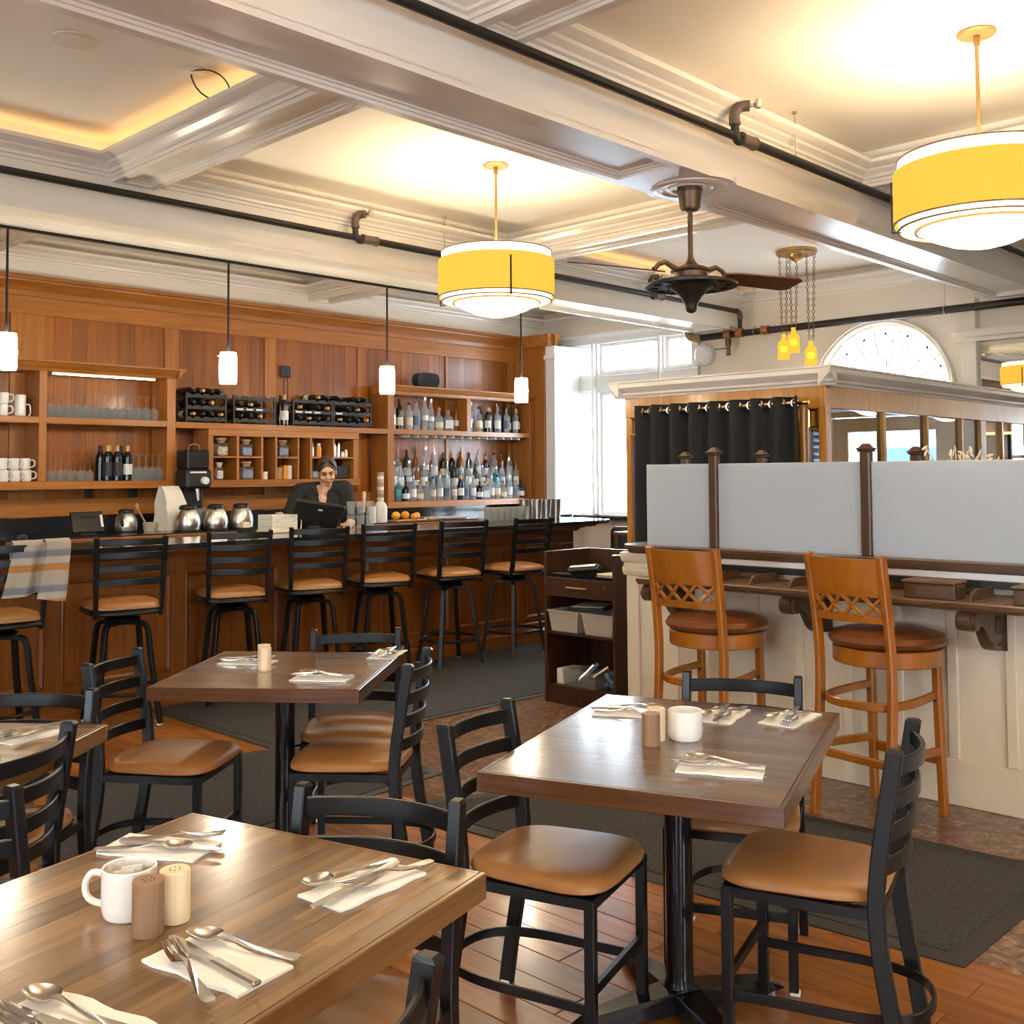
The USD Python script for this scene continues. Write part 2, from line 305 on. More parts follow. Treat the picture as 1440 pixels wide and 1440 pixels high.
# the deep wooden return at the window end
obj('end_panel', bx(X_BAR-.03, -8.14, 8.90, 8.97, .0, 2.96, .004), 'cherry_stile', bw)
obj('end_cornice', cat([along_x(corn, 8.97, X_BAR, -8.03, 1), bx(X_BAR, -8.06, 8.88, 9.0, 2.96, 3.10)]), 'cherry_trim', bw, 20)
obj('end_casing', cat([bx(-8.14, -8.0, 8.92, 9.02, 0, 2.96, .006), bx(-8.16, -7.97, 8.90, 9.03, 2.80, 2.86, .01), bx(-8.14, -8.0, 9.02, 9.4, 0, 2.96)]), 'white_trim', bw, label='white casing beside the window')

# the window wall: built round its openings
fan_c, fan_r = (-4.37, 2.24), .635
wall2d = sbox(X_BAR-.25, 0, X_R+.25, CEIL)
holes = [sbox(-8.24, 1.02, -6.42, 3.02), Point(*fan_c).buffer(fan_r, 32).intersection(sbox(-6, 2.24, -3, 4)), sbox(-4.98, .02, -3.66, 2.10)]
wm = up_to(prism(wall2d.difference(union_all(holes)), .22), 'y-'); wm.apply_translation([0, Y_WIN+.22, 0])
ww = struct('wall_back', wm, 'wall_paint', 'cream wall with the street windows and the fanlight')
crown = V([(0, 3.20), (.012, 3.20), (.014, 3.225), (.03, 3.232), (.034, 3.25), (.07, 3.285), (.078, 3.30), (.10, 3.308), (.125, 3.325), (.125, 3.345), (0, 3.345)])
obj('crown_moulding', along_x(crown, Y_WIN, -5.87, -3.30), 'trim_paint', ww, 20)
obj('pilaster', bx(-3.60, -3.475, 9.30, Y_WIN, 0, 3.0, .004), 'wall_paint', ww)
obj('pilaster_head', along_x(V([(0, 2.62), (.11, 2.62), (.12, 2.65), (.15, 2.66), (.17, 2.70), (.17, 2.72), (0, 2.72)]), Y_WIN, -3.66, X_R), 'wall_paint', ww, 20)
mir = single('wall_mirror', bx(-3.47, -1.2, 9.36, 9.385, .9, 2.58), 'mirror', 'large wall mirror reflecting the amber drum lamp, at the right edge', 'mirror')
# window 1: bar-end window with a transom row
w1 = holder('window_1', 'tall white framed window at the end of the bar')
cols = [(-8.20, -7.82), (-7.73, -6.88), (-6.80, -6.44)]
fr = sbox(-8.28, .98, -6.36, 3.06).difference(union_all([sbox(a, z0, b, z1) for a, b in cols for z0, z1 in ((1.04, 2.43), (2.64, 2.99))]))
f = up_to(prism(fr, .10), 'y-'); f.apply_translation([0, Y_WIN+.06, 0]); obj('window_frame', f, 'white_trim', w1)
obj('window_head', cat([bx(-8.34, -6.0, 9.33, Y_WIN, 3.06, 3.11, .01), bx(-8.32, -6.30, 9.35, Y_WIN, 3.03, 3.06), bx(-8.28, -6.36, 9.345, 9.38, 2.45, 2.62, .01)]), 'white_trim', w1)
for x in (-7.775, -6.84): obj('mullion', bx(x-.022, x+.022, 9.31, 9.37, 1.04, 3.0, .012), 'white_trim', w1)
obj('window_sill', bx(-8.34, -6.34, 9.22, 9.42, .985, 1.035, .01), 'granite', w1)
for a, b in cols:
    for z0, z1 in ((1.04, 2.43), (2.64, 2.99)):
        obj('sash', up_to(ring([(0, -.02), (.035, -.02), (.035, .02), (0, .02)], a, b, z0, z1), 'y-').apply_translation([0, Y_WIN+.03, 0]), 'white_trim', w1)
        obj('glass_pane', bx(a, b, Y_WIN+.03, Y_WIN+.036, z0, z1), 'window_glass', w1)
# window 2: the fanlight
w2 = holder('window_2', 'half round fanlight window with leaded festoon pattern')
cx, cz = fan_c
def arc(r, a0=0, a1=PI, n=40, y=0): return [(cx+r*math.cos(a), Y_WIN+y, cz+r*math.sin(a)) for a in np.linspace(a0, a1, n)]
obj('arch_trim', cat([sweep(arc(fan_r+.012, y=-.015), rect(.03, .04, .008), (0, 1, 0)), sweep(arc(fan_r+.034, y=-.025), rect(.018, .05, .006), (0, 1, 0))]), 'wall_paint', w2, 30)
obj('arch_frame', sweep(arc(fan_r-.012, y=.08), rect(.03, .05, .008), (0, 1, 0)), 'trim_paint', w2, 30)
obj('glass_pane', up_to(prism(Point(cx, cz).buffer(fan_r-.02, 32).intersection(sbox(-6, cz, -3, 4)), .006), 'y-').apply_translation([0, Y_WIN+.10, 0]), 'window_glass', w2)
for k in range(1, 9):
    a = PI*k/9; obj('glazing_bar', cyl((cx+.12*math.cos(a), Y_WIN+.075, cz+.12*math.sin(a)), (cx+(fan_r-.05)*math.cos(a), Y_WIN+.075, cz+(fan_r-.05)*math.sin(a)), .008, 6), 'trim_paint', w2)
fest = []
for k in range(8):
    a0, a1 = PI*(k+.03)/8, PI*(k+.97)/8; r = fan_r-.085
    fest.append(tube([(cx+(r-.075*math.sin(PI*t))*math.cos(a0+(a1-a0)*t), Y_WIN+.105, cz+(r-.075*math.sin(PI*t))*math.sin(a0+(a1-a0)*t)) for t in np.linspace(0, 1, 9)], .004, 5))
    a = PI*(k+.5)/8 if 0 else PI*k/8
    if k: fest.append(cyl((cx+.1*math.cos(a), Y_WIN+.105, cz+.1*math.sin(a)), (cx+r*math.cos(a), Y_WIN+.105, cz+r*math.sin(a)), .004, 5)); fest.append(ball((cx+r*math.cos(a), Y_WIN+.10, cz+r*math.sin(a)), .012, 1))
    am = (a0+a1)/2; c2 = (cx+(r+.01)*math.cos(am), Y_WIN+.09, cz+(r+.01)*math.sin(am))
    fest.append(tube([(c2[0]+.035*math.cos(t), c2[1], c2[2]+.035*math.sin(t)) for t in np.linspace(0, 2*PI, 13)], .004, 5))
obj('leadwork', cat(fest), 'pipe_iron', w2)
# the walls that stay behind the camera, with the tall windows that light the tables
def window_wall(name, how, length, wins, label):
    w = sbox(0, 0, length, CEIL).difference(union_all([sbox(a, z0, b, z1) for a, b, z0, z1 in wins])); ms = [prism(w, .2)]
    fr = union_all([sbox(a-.06, z0-.06, b+.06, z1+.06).difference(union_all([sbox(a+(b-a)*i/2+.03, z0+(z1-z0)*j/2+.03, a+(b-a)*(i+1)/2-.03, z0+(z1-z0)*(j+1)/2-.03) for i in (0, 1) for j in (0, 1)])) for a, b, z0, z1 in wins])
    return w, prism(w, .2), prism(fr, .08), [prism(sbox(a, z0, b, z1), .006) for a, b, z0, z1 in wins]
def build_wall(name, how, place, length, wins, label):
    _, m, fr, gl = window_wall(name, how, length, wins, label)
    p = struct(name, place(up_to(m, how)), 'wall_paint', label)
    if wins: obj('window_frame', place(up_to(fr, how)), 'white_trim', p)
    for g in gl: obj('glass_pane', place(up_to(g, how)), 'window_glass', p)
build_wall('wall_front', 'y-', lambda m: mv(m, (X_BAR-.25, Y_B, 0)), X_R-X_BAR+.5, [(5.6, 7.0, 1.0, 2.6), (8.4, 9.8, 1.0, 2.6)], 'cream wall behind the camera with tall windows')
build_wall('wall_right', 'x+', lambda m: mv(m, (X_R, Y_B, 0)), Y_WIN-Y_B, [(1.6, 3.0, 1.0, 2.6), (5.0, 6.6, 1.0, 2.6)], 'cream wall to the right of the camera with tall windows')

# ceiling slab, beams with sunk soffit panels, cross beams, coved crown rings
cl = struct('ceiling', bx(X_BAR-.3, X_R+.3, Y_B-.3, Y_WIN+.3, CEIL, CEIL+.15), 'ceiling_paint', 'cream coffered ceiling')
def soffit_panel(x0, x1, y0, y1, z):
    return ring([(0, z+.03), (.0, z), (.045, z), (.05, z+.012), (.062, z+.012), (.068, z+.022), (.082, z+.022), (.088, z+.03)], x0, x1, y0, y1)
LONG = [(A0, A1), (B0, B1), (C0, C1)]
for i, (x0, x1) in enumerate(LONG):
    t = holder('trim', ['long cream ceiling beam with the fan under it', 'long cream ceiling beam over the bar', 'long cream ceiling beam over the camera'][i])
    obj('beam', bx(x0, x1, Y_B, Y_WIN, BEAM_Z+.028, CEIL), 'beam_paint', t)
    cuts = [Y_B, 4.08, 4.92, Y_WIN] if i == 0 else [Y_B, Y_WIN]
    if i == 0: cuts = [(Y_B, 4.16), (4.84, 9.2)]
    else: cuts = [(Y_B, 9.2)]
    for y0, y1 in cuts: obj('soffit_frame', soffit_panel(x0, x1, y0, y1, BEAM_Z), 'beam_paint', t, 20)
    if i == 0:
        hole = sbox(x0, 4.16, x1, 4.84)
        obj('rosette_plate', prism(hole.union(Point((x0+x1)/2, 4.5).buffer(.235, 32)), .028, BEAM_Z), 'beam_paint', t)
        obj('rosette', mv(lathe([(.001, -.002), (.085, -.002), (.095, -.010), (.11, -.010), (.12, -.002), (.14, -.002), (.15, -.010), (.175, -.012), (.195, -.004), (.2, .004), (.001, .004)], 48), ((x0+x1)/2, 4.5, BEAM_Z)), 'beam_paint', t, 30)
BAYS = [(X_BAR, B0), (B1, A0), (A1, C0), (C1, X_R)]
tb = holder('trim', 'cream cross beams between the long ceiling beams')
for x0, x1 in BAYS:
    for y0, y1 in TS:
        obj('cross_beam', bx(x0, x1, y0, y1, T_Z+.022, CEIL), 'beam_paint', tb)
        obj('soffit_frame', soffit_panel(x0, x1, y0, y1, T_Z-.008), 'beam_paint', tb, 20)
ys = [(Y_B, TS[0][0]), (TS[0][1], TS[1][0]), (TS[1][1], TS[2][0]), (TS[2][1], TS[3][0]), (TS[3][1], Y_WIN)]
ring_prof = [(.0, 3.225), (.012, 3.225), (.014, 3.242), (.03, 3.248), (.034, 3.262), (.062, 3.282), (.07, 3.294), (.092, 3.300), (.118, 3.315), (.122, 3.335), (.108, 3.338), (.105, 3.322), (.0, 3.318)]
cv = holder('trim', 'stepped crown mouldings round the ceiling coffers')
cs = holder('trim', 'warm cove light strips hidden behind the crown mouldings')
for x0, x1 in BAYS[:3]:
    for y0, y1 in ys:
        obj('crown_ring', ring(ring_prof, x0, x1, y0, y1), 'beam_paint', cv, 20)
lit = [(1, 2, 'nw'), (1, 4, 'nw'), (0, 2, 'n')]
for bi, yi, use in lit:
    (x0, x1), (y0, y1) = BAYS[bi], ys[yi]; d = .06
    sides = {'s': (x0+d, x1-d, y0+.03, y0+.05), 'n': (x0+d, x1-d, y1-.05, y1-.03), 'w': (x0+.03, x0+.05, y0+d, y1-d), 'e': (x1-.05, x1-.03, y0+d, y1-d)}
    for k in use: obj('light_strip', bx(*sides[k], 3.319, 3.326), 'cove_strip', cs)

# street outside
struct('ground', bx(-60, 40, Y_WIN+.4, 60, -.4, -.15), 'street', 'pale street outside the windows')
fc = single('street_building', cat([bx(-30, 4, 26, 34, -.2, 2.6)]), 'facade', 'pale grey building across the street, seen through the bar window', 'building')
obj('roof_edge', bx(-30.2, 4.2, 25.7, 34.2, 2.6, 2.75), 'facade', fc)
for k in range(8): obj('shop_window', bx(-28+k*4, -25.6+k*4, 25.96, 26.02, .6, 2.1), 'label_blue', fc)
# ================================================================= lamps, fan, pipes under the ceiling
def drum_lamp(label, x, y):
    t = thing('drum_pendant', label, 'pendant lamp', (x, y, 0))
    R, z0, z1 = .355, 2.585, 2.87
    obj('canopy', lathe([(.001, 3.405), (.075, 3.405), (.082, 3.412), (.08, CEIL), (.001, CEIL)], 32), 'gold_trim', t, 30)
    obj('rod', cat([cyl((0, 0, 2.66), (0, 0, 3.41), .008, 10), cyl((0, 0, 3.36), (0, 0, 3.41), .014, 10)]), 'gold_trim', t, 40)
    def band(r, a, b, th=.004): return lathe([(r, a), (r+th, a), (r+th, b), (r, b)], 64, True)
    obj('inner_shade', band(R-.02, z0-.02, z1), 'shade_white', t, 30)
    obj('outer_shade', band(R, z0+.005, z1-.055), 'shade_gold', t, 30)
    for z in (z0-.022, z1-.002): obj('shade_ring', lathe([(R-.022, z), (R-.012, z), (R-.012, z+.005), (R-.022, z+.005)], 64, True), 'gold_trim', t)
    obj('shade_ring', lathe([(R, z0+.002), (R+.008, z0+.002), (R+.008, z0+.007), (R, z0+.007)], 64, True), 'gold_trim', t)
    for k in range(3):
        a = PI*2*k/3 - .55; c, s = math.cos(a), math.sin(a)
        obj('clip', cat([mv(bx(R+.008, R+.013, -.005, .005, z0-.03, z0+.20), rz=a), mv(bx(R-.03, R+.013, -.005, .005, z0-.03, z0-.025), rz=a)]), 'dark_bronze', t)
        obj('strap', cyl((.27*c, .27*s, z0-.035), (.27*c, .27*s, z0+.04), .004, 6), 'gold_trim', t)
        obj('arm', cyl((.01*c, .01*s, z0+.09), ((R-.02)*c, (R-.02)*s, z0+.09), .004, 6), 'gold_trim', t)
    obj('bowl', lathe([(.001, z0-.115), (.06, z0-.112), (.13, z0-.095), (.20, z0-.066), (.26, z0-.03), (.265, z0-.02), (.001, z0-.022)], 48), 'lamp_white', t, 40)
    obj('bowl_rim', lathe([(.262, z0-.032), (.272, z0-.032), (.272, z0-.022), (.262, z0-.022)], 48, True), 'gold_trim', t)
    for k in range(3): obj('bulb', ball((.13*math.cos(2.1*k), .13*math.sin(2.1*k), z0+.16), .045, 2), 'bulb_glow', t, True)
    return t
drum_lamp('smaller looking amber drum pendant with a glowing bowl, over the middle of the room', -4.60, 4.60)
drum_lamp('big amber drum pendant with a glowing bowl, cut by the right edge', -1.72, 4.70)
for x, y, w in ((-1.72, .80, 'over the front table, above the picture'), (1.35, 1.30, 'behind the camera to the right'), (1.35, 4.70, 'far to the right of the half wall'), (-1.72, -2.0, 'behind the camera'), (1.35, -2.0, 'in the corner behind the camera')): drum_lamp('amber drum pendant outside the picture, '+w, x, y)
# mini pendants on the track over the bar
tr = single('light_track', bx(-6.35, -6.325, -1., 6.75, 2.945, 2.96), 'black_metal', 'thin dark track along the beam, carrying the bar pendants', 'light track')
for y in (-.4, 2.9, 6.1): obj('track_clip', bx(-6.345, -6.33, y-.01, y+.01, 2.96, 2.99), 'black_metal', tr)
def mini(label, y):
    t = thing('mini_pendant', label, 'pendant lamp', (-6.338, y*.966, 1.5*(1-.966)), 0, 'mini pendants over the bar', s=.966)
    obj('stem', cyl((0, 0, 2.38), (0, 0, 2.998), .0075, 8), 'black_metal', t); obj('socket', lathe([(.001, 2.42), (.012, 2.42), (.012, 2.355), (.02, 2.35), (.001, 2.345)], 16), 'black_metal', t, 30)
    obj('glass_shade', lathe([(.055, 2.365), (.060, 2.33), (.063, 2.25), (.060, 2.16), (.056, 2.145), (.001, 2.145)], 32), 'pendant_glow', t, 40)
    for a in (0, PI/2): obj('pin', cyl((-.085*math.cos(a), -.085*math.sin(a), 2.335), (.085*math.cos(a), .085*math.sin(a), 2.335), .003, 6), 'steel', t)
    return t
mini('glowing white glass mini pendant cut by the left edge', 2.42)
for y, l in ((3.91, 'glowing white glass mini pendant hanging in front of the left wine racks'), (5.33, 'glowing white glass mini pendant between the wine racks and the liquor shelves'), (6.87, 'glowing white glass mini pendant in front of the liquor shelves, near the big window')): mini(l, y)
# paddle fan under the rosette
f = thing('ceiling_fan', 'dark bronze paddle fan with pierced disc, hanging from the ceiling beam', 'ceiling fan', (-3.095, 4.5, 0))
obj('canopy', lathe([(.001, 2.955), (.066, 2.955), (.066, 2.94), (.06, 2.93), (.052, 2.86), (.042, 2.845), (.02, 2.84), (.001, 2.84)], 32), 'bronze', f, 30)
obj('rod', lathe([(.013, 2.85), (.013, 2.62), (.016, 2.60), (.028, 2.575), (.05, 2.555), (.05, 2.55), (.001, 2.55)], 24), 'bronze', f, 40)
obj('motor_housing', lathe([(.03, 2.565), (.075, 2.55), (.10, 2.538), (.105, 2.53), (.09, 2.522), (.085, 2.50), (.10, 2.485), (.15, 2.475), (.001, 2.475)], 40), 'bronze', f, 35)
disc = Point(0, 0).buffer(.232, 32)
hs = [Point(.185*math.cos(a), .185*math.sin(a)) for a in np.arange(12)*PI/6]
hs = [affinity.rotate(affinity.scale(p.buffer(1), .020, .030), math.degrees(math.atan2(p.y, p.x))) for p in hs] + [affinity.rotate(affinity.scale(Point(.115*math.cos(a+.26), .115*math.sin(a+.26)).buffer(1), .014, .018), math.degrees(a+.26)) for a in np.arange(12)*PI/6]
obj('pierced_disc', prism(disc.difference(union_all(hs)), .012, 2.452), 'dark_bronze', f)
obj('disc_rim', lathe([(.225, 2.448), (.236, 2.45), (.238, 2.462), (.225, 2.468)], 48, True), 'dark_bronze', f, 40)
obj('light_well', lathe([(.001, 2.472), (.21, 2.472), (.21, 2.468), (.001, 2.468)], 40), 'dark_bronze', f)
obj('bottom_cone', lathe([(.115, 2.45), (.085, 2.432), (.055, 2.40), (.038, 2.372), (.030, 2.352), (.030, 2.34), (.024, 2.325), (.010, 2.317), (.001, 2.316)], 32), 'dark_bronze', f, 40)
for a in (math.radians(72), math.radians(72)+PI):
    w = lambda m, a=a: mv(m, rz=a)
    obj('blade_arm', w(tube([(.09, 0, 2.535), (.16, .0, 2.565), (.20, .0, 2.55), (.23, .0, 2.52)], [.016, .013, .012, .014], 8)), 'bronze', f, 40)
    obj('blade', w(mv(prism(Polygon([(.20, -.055), (.26, -.068), (.66, -.08), (.70, -.06), (.70, .06), (.66, .08), (.26, .068), (.20, .055)]), .008), (0, 0, 2.512), rx=-.22)), 'fan_blade', f)
# three amber bottles on chains
ch = thing('chain_chandelier', 'brass ceiling canopy with three amber bottle lamps hanging on chains', 'chandelier', (-4.58, 8.25, 0))
obj('canopy', lathe([(.001, 3.30), (.01, 3.31), (.045, 3.335), (.065, 3.37), (.068, 3.385), (.165, 3.385), (.175, 3.40), (.175, CEIL), (.001, CEIL)], 40), 'brass', ch, 30)
link = trimesh.creation.torus(.011, .003, major_sections=10, minor_sections=5)
def chain(p0, p1):
    p0, p1 = V(p0), V(p1); n = int(np.linalg.norm(p1-p0)/.026); return cat([mv(link, p0+(p1-p0)*(k+.5)/n, rz=(k % 2)*PI/2+.6, rx=PI/2) for k in range(n)])
for (dx, dy), z in zip(((-.085, -.09), (-.03, -.02), (.075, .085)), (2.475, 2.535, 2.42)):
    for o in (-.02, .035): obj('chain', chain((dx+o, dy+o*.6, 3.385), (dx+o*.5, dy+o*.3, z+.215)), 'bronze', ch)
    b = obj('bottle_lamp', mv(lathe([(.05, 0), (.05, .13), (.045, .15), (.022, .168), (.018, .20), (.02, .215), (.016, .215), (.014, .17), (.04, .148), (.046, .13), (.046, 0)], 20, True), (dx, dy, z)), 'amber_glass', ch, 30)
    obj('bulb', ball((dx, dy, z+.09), .030, 2), 'amber_glow', b, True)
# sprinkler pipes
def elbow(pts, r, parent): obj('elbow', tube(spline(pts, 10), r, 12), 'pipe_joint', parent, 40)
def hanger(x, y, z, ztop, parent, r=.03):
    obj('hanger', cat([cyl((x, y, z+r), (x, y, ztop), .004, 6), tube([(x, y+r*math.cos(a), z+r*math.sin(a)) for a in np.linspace(0, 2*PI, 17)], .004, 5), cyl((x, y, ztop-.012), (x, y, ztop), .014, 8)]), 'steel', parent)
def stub(x, y, z, zt, parent):
    obj('coupling', cat([cyl((x, y-.055, z), (x, y+.055, z), .031, 14), cyl((x, y-.065, z), (x, y-.053, z), .034, 14), cyl((x, y+.053, z), (x, y+.065, z), .034, 14)]), 'pipe_joint', parent, 30)
    obj('riser', cat([tube(spline([(x, y-.06, z-.012), (x+.005, y-.10, z-.02), (x+.01, y-.125, z+.01), (x+.01, y-.13, zt-.06)], 12), .021, 12)]), 'pipe_iron', parent, 40)
    obj('elbow', cat([tube(spline([(x+.01, y-.13, zt-.075), (x+.01, y-.13, zt-.03), (x+.025, y-.115, zt), (x+.07, y-.09, zt+.005)], 10), .027, 12), cyl((x+.01, y-.13, zt-.085), (x+.01, y-.13, zt-.07), .029, 12)]), 'pipe_joint', parent, 40)
    obj('sprinkler_head', cat([cyl((x+.07, y-.09, zt+.005), (x+.105, y-.075, zt+.008), .009, 8), cyl((x+.105, y-.075, zt-.01), (x+.109, y-.073, zt+.03), .018, 10)]), 'steel', parent)
p1 = thing('sprinkler_pipe', 'black sprinkler pipe along the near face of the big beam', 'pipe')
for y0, y1, r in ((Y_B, 4.58, .021), (4.58, 7.75, .025), (7.75, 9.3, .021)): obj('pipe', cyl((-2.80, y0, 3.155), (-2.80, y1, 3.155), r, 14), 'pipe_iron', p1, 40)
for y in (4.58, 7.75): stub(-2.80, y, 3.155, 3.29, p1)
for y in (-2., 1.4, 5.05, 8.2): hanger(-2.80, y, 3.155, CEIL, p1, .028)
p2 = thing('sprinkler_pipe', 'black sprinkler pipe along the beam in front of the bar', 'pipe')
for y0, y1, r in ((Y_B, 4.55, .021), (4.55, 7.9, .025), (7.9, 9.24, .022)): obj('pipe', cyl((-5.79, y0, 3.13), (-5.79, y1, 3.13), r, 14), 'pipe_iron', p2, 40)
for y in (4.55, 7.9): stub(-5.79, y, 3.13, 3.28, p2)
for y in (1.2, 5.25, 8.1): hanger(-5.79, y, 3.13, CEIL, p2, .028)
obj('elbow', cat([tube(spline([(-5.79, 9.20, 3.13), (-5.79, 9.25, 3.125), (-5.79, 9.27, 3.10), (-5.79, 9.27, 3.05)], 10), .028, 12)]), 'pipe_joint', p2, 40)
obj('riser', cyl((-5.79, 9.27, 3.06), (-5.79, 9.27, 2.963), .022, 12), 'pipe_iron', p2, 40)
p3 = thing('sprinkler_pipe', 'thick black sprinkler main running across the window wall, with a valve', 'pipe')
obj('pipe', cyl((-6.28, 9.27, 2.91), (X_R, 9.27, 2.93), .034, 16), 'pipe_iron', p3, 40)
obj('elbow', cat([tube(spline([(-6.25, 9.27, 2.91), (-6.36, 9.27, 2.915), (-6.41, 9.27, 2.95), (-6.41, 9.27, 2.99)], 10), .042, 12), cyl((-6.41, 9.27, 2.985), (-6.41, 9.27, 2.995), .07, 20)]), 'gold_trim', p3, 40)
for x in (-5.93, -5.79, -5.50): obj('coupling', cat([cyl((x-.035, 9.27, 2.915), (x+.035, 9.27, 2.916), .045, 16), cyl((x-.03, 9.27, 2.87), (x-.03, 9.27, 2.96), .03, 10)]), 'copper_joint', p3, 30)
obj('drain_valve', cat([cyl((-5.93, 9.27, 2.87), (-5.93, 9.27, 2.80), .03, 12), cyl((-5.93, 9.27, 2.80), (-5.93, 9.27, 2.72), .02, 10), cyl((-5.93, 9.27, 2.70), (-5.93, 9.27, 2.72), .026, 10)]), 'bronze', p3, 30)
obj('valve_lever', cyl((-5.93, 9.25, 2.77), (-6.06, 9.22, 2.77), .008, 8), 'steel', p3)
for x in (-5.62, -3.72): hanger(x, 9.27, 2.92, 3.34, p3, .04)
# small things on the ceiling and the wall
single('ceiling_plate', mv(lathe([(.001, -.012), (.085, -.012), (.095, -.006), (.095, 0), (.001, 0)], 32), (-4.56, 1.95, CEIL)), 'beam_paint', 'round cream cover plate on the dim left ceiling panel', 'ceiling plate', None, 30)
cp = single('ceiling_hook_plate', mv(lathe([(.001, -.014), (.055, -.014), (.065, -.006), (.065, 0), (.001, 0)], 28), (-4.54, 2.50, CEIL)), 'trim_paint', 'small round ceiling plate trailing a loop of wire', 'ceiling plate', None, 30)
obj('wire', tube(spline([(-4.54, 2.50, CEIL-.015), (-4.60, 2.58, CEIL-.06), (-4.58, 2.66, CEIL-.09), (-4.50, 2.68, CEIL-.08), (-4.44, 2.62, CEIL-.03), (-4.44, 2.54, CEIL-.01), (-4.50, 2.48, CEIL-.012)], 20), .004, 5), 'pipe_iron', cp)
bell = thing('alarm_bell', 'white round alarm bell on the wall under the pipe elbow', 'alarm', (-6.28, 9.39, 2.74))
obj('dome', up_to(lathe([(.001, .09), (.08, .085), (.11, .06), (.115, .03), (.115, .0), (.001, .0)], 32), 'y-'), 'white_plastic', bell, 35)
obj('back_box', bx(-.12, .02, -.05, 0, -.11, .11, .02), 'white_plastic', bell)
for k, (y, x) in enumerate(((3.05, -6.7), (5.0, -7.0), (6.6, -7.0))):
    s = thing('ceiling_sprinkler', ['small brass sprinkler head under the ceiling behind the bar beam, leftmost', 'small brass sprinkler head under the ceiling behind the bar beam, middle', 'small sprinkler head under the ceiling behind the bar beam, nearest the window'][k], 'sprinkler', (x, y, T_Z+.2))
    obj('body', lathe([(.001, 0), (.03, 0), (.03, -.006), (.01, -.012), (.009, -.045), (.001, -.045)], 14), 'copper_joint', s, 30); obj('deflector', lathe([(.001, -.05), (.018, -.05), (.018, -.047), (.001, -.047)], 12), 'steel', s)
# ================================================================= the bar
b = thing('bar_counter', 'long cherry panelled bar counter with a dark stone top', 'bar counter')
obj('body', bx(-7.10, -6.665, .2, 7.66, .0, 1.035), 'bar_front', b)
top = Polygon([(-7.18, .1), (-6.30, .1), (-6.30, 7.62), (-6.34, 7.82), (-6.46, 7.98), (-6.66, 8.06), (-7.18, 8.06)])
obj('top', cat([prism(top, .032, 1.038)]), 'granite', b)
obj('edge_moulding', along_y(V([(0, .965), (.06, .965), (.075, .99), (.16, 1.0), (.17, 1.012), (.30, 1.018), (.30, 1.038), (0, 1.038)]), -6.665, .2, 7.66), 'bar_rail', b, 20)
obj('rear_rail', bx(-7.19, -7.15, .1, 8.0, 1.06, 1.082, .004), 'bar_rail', b)
ylist = [.2, 1.02, 1.86, 2.70, 3.54, 4.38, 5.22, 6.06, 6.90, 7.66]
for i in range(len(ylist)-1):
    y0, y1 = ylist[i], ylist[i+1]
    obj('stile', bx(-6.665, -6.645, y0, y0+.10, .16, .965, .003), 'bar_front', b)
    m = ring([(0, -.0), (0, .016), (.012, .02), (.022, .012), (.03, .006), (.03, 0)], y0+.10, y1, .20, .86); m = up_to(m, 'x+'); m.apply_translation([-6.662, 0, 0]); obj('panel_moulding', m, 'bar_front', b, 25)
    obj('panel', bx(-6.668, -6.655, y0+.12, y1-.02, .21, .85), 'bar_front', b)
obj('stile', bx(-6.665, -6.645, 7.60, 7.66, .16, .965, .003), 'bar_front', b)
for z0, z1 in ((.86, .97), (.14, .20)): obj('rail', bx(-6.665, -6.646, .2, 7.66, z0, z1, .003), 'bar_rail', b)
obj('base', cat([along_y(V([(0, 0), (.10, 0), (.10, .09), (.08, .105), (.03, .11), (.028, .15), (.012, .165), (0, .165)]), -6.665, .2, 7.70)]), 'bar_rail', b, 20)
k = thing('back_counter', 'dark stone back counter under the bottle shelves', 'counter')
obj('cabinet_run', bx(-8.57, -7.80, -2.0, 8.86, 0, 1.03), 'bar_front', k); obj('top', bx(-8.575, -7.72, -2.0, 8.88, 1.03, 1.062, .004), 'granite', k)
obj('backsplash', bx(-8.585, -8.565, -2.0, 8.88, 1.062, 1.185), 'granite', k)
for i in range(12): obj('cabinet_door', bx(-7.80, -7.78, -1.95+.9*i, -1.09+.9*i, .10, 1.0, .004), 'bar_front', k)

# shelf units on the wall
XF, XBK = -8.30, -8.575
def boards(parent, lst, mat='cherry_trim', name='shelf_board'):
    for y0, y1, z0, z1 in lst: obj(name, bx(XBK, XF, y0, y1, z0, z1, .003), mat, parent)
cap = V([(0, 2.33), (.004, 2.33), (.012, 2.35), (.03, 2.365), (.05, 2.39), (.065, 2.395), (.065, 2.41), (0, 2.41)])
A = thing('shelf_unit', 'open cherry shelf unit holding mugs and stemware, left on the bar wall', 'shelf')
boards(A, [(1.2, 4.51, 1.408, 1.472), (1.2, 4.37, 1.92, 1.972), (1.2, 4.45, 2.325, 2.345)])
obj('cornice', cat([along_y(cap, XF, 1.2, 4.45), bx(XBK, XF, 1.2, 4.50, 2.345, 2.41), along_x(cap, 4.45, XBK, XF+.06, 1)]), 'cherry_trim', A, 20)
for y0, y1 in ((1.2, 1.26), (2.24, 2.30), (3.31, 3.37), (4.37, 4.45)): obj('upright', bx(XBK, XF+.002, y0, y1, 1.472, 2.33, .003), 'cherry_stile', A)
obj('light_strip', bx(-8.40, -8.37, 3.45, 4.30, 2.312, 2.322), 'dim_strip', A, label='slim light strip under the top of the shelf unit')
C = thing('cubby_shelf', 'cherry pigeonhole shelf with a long ledge carrying the wine racks', 'shelf')
boards(C, [(4.452, 6.748, 1.915, 1.968), (4.76, 6.39, 1.855, 1.915), (4.74, 6.41, 1.405, 1.472)])
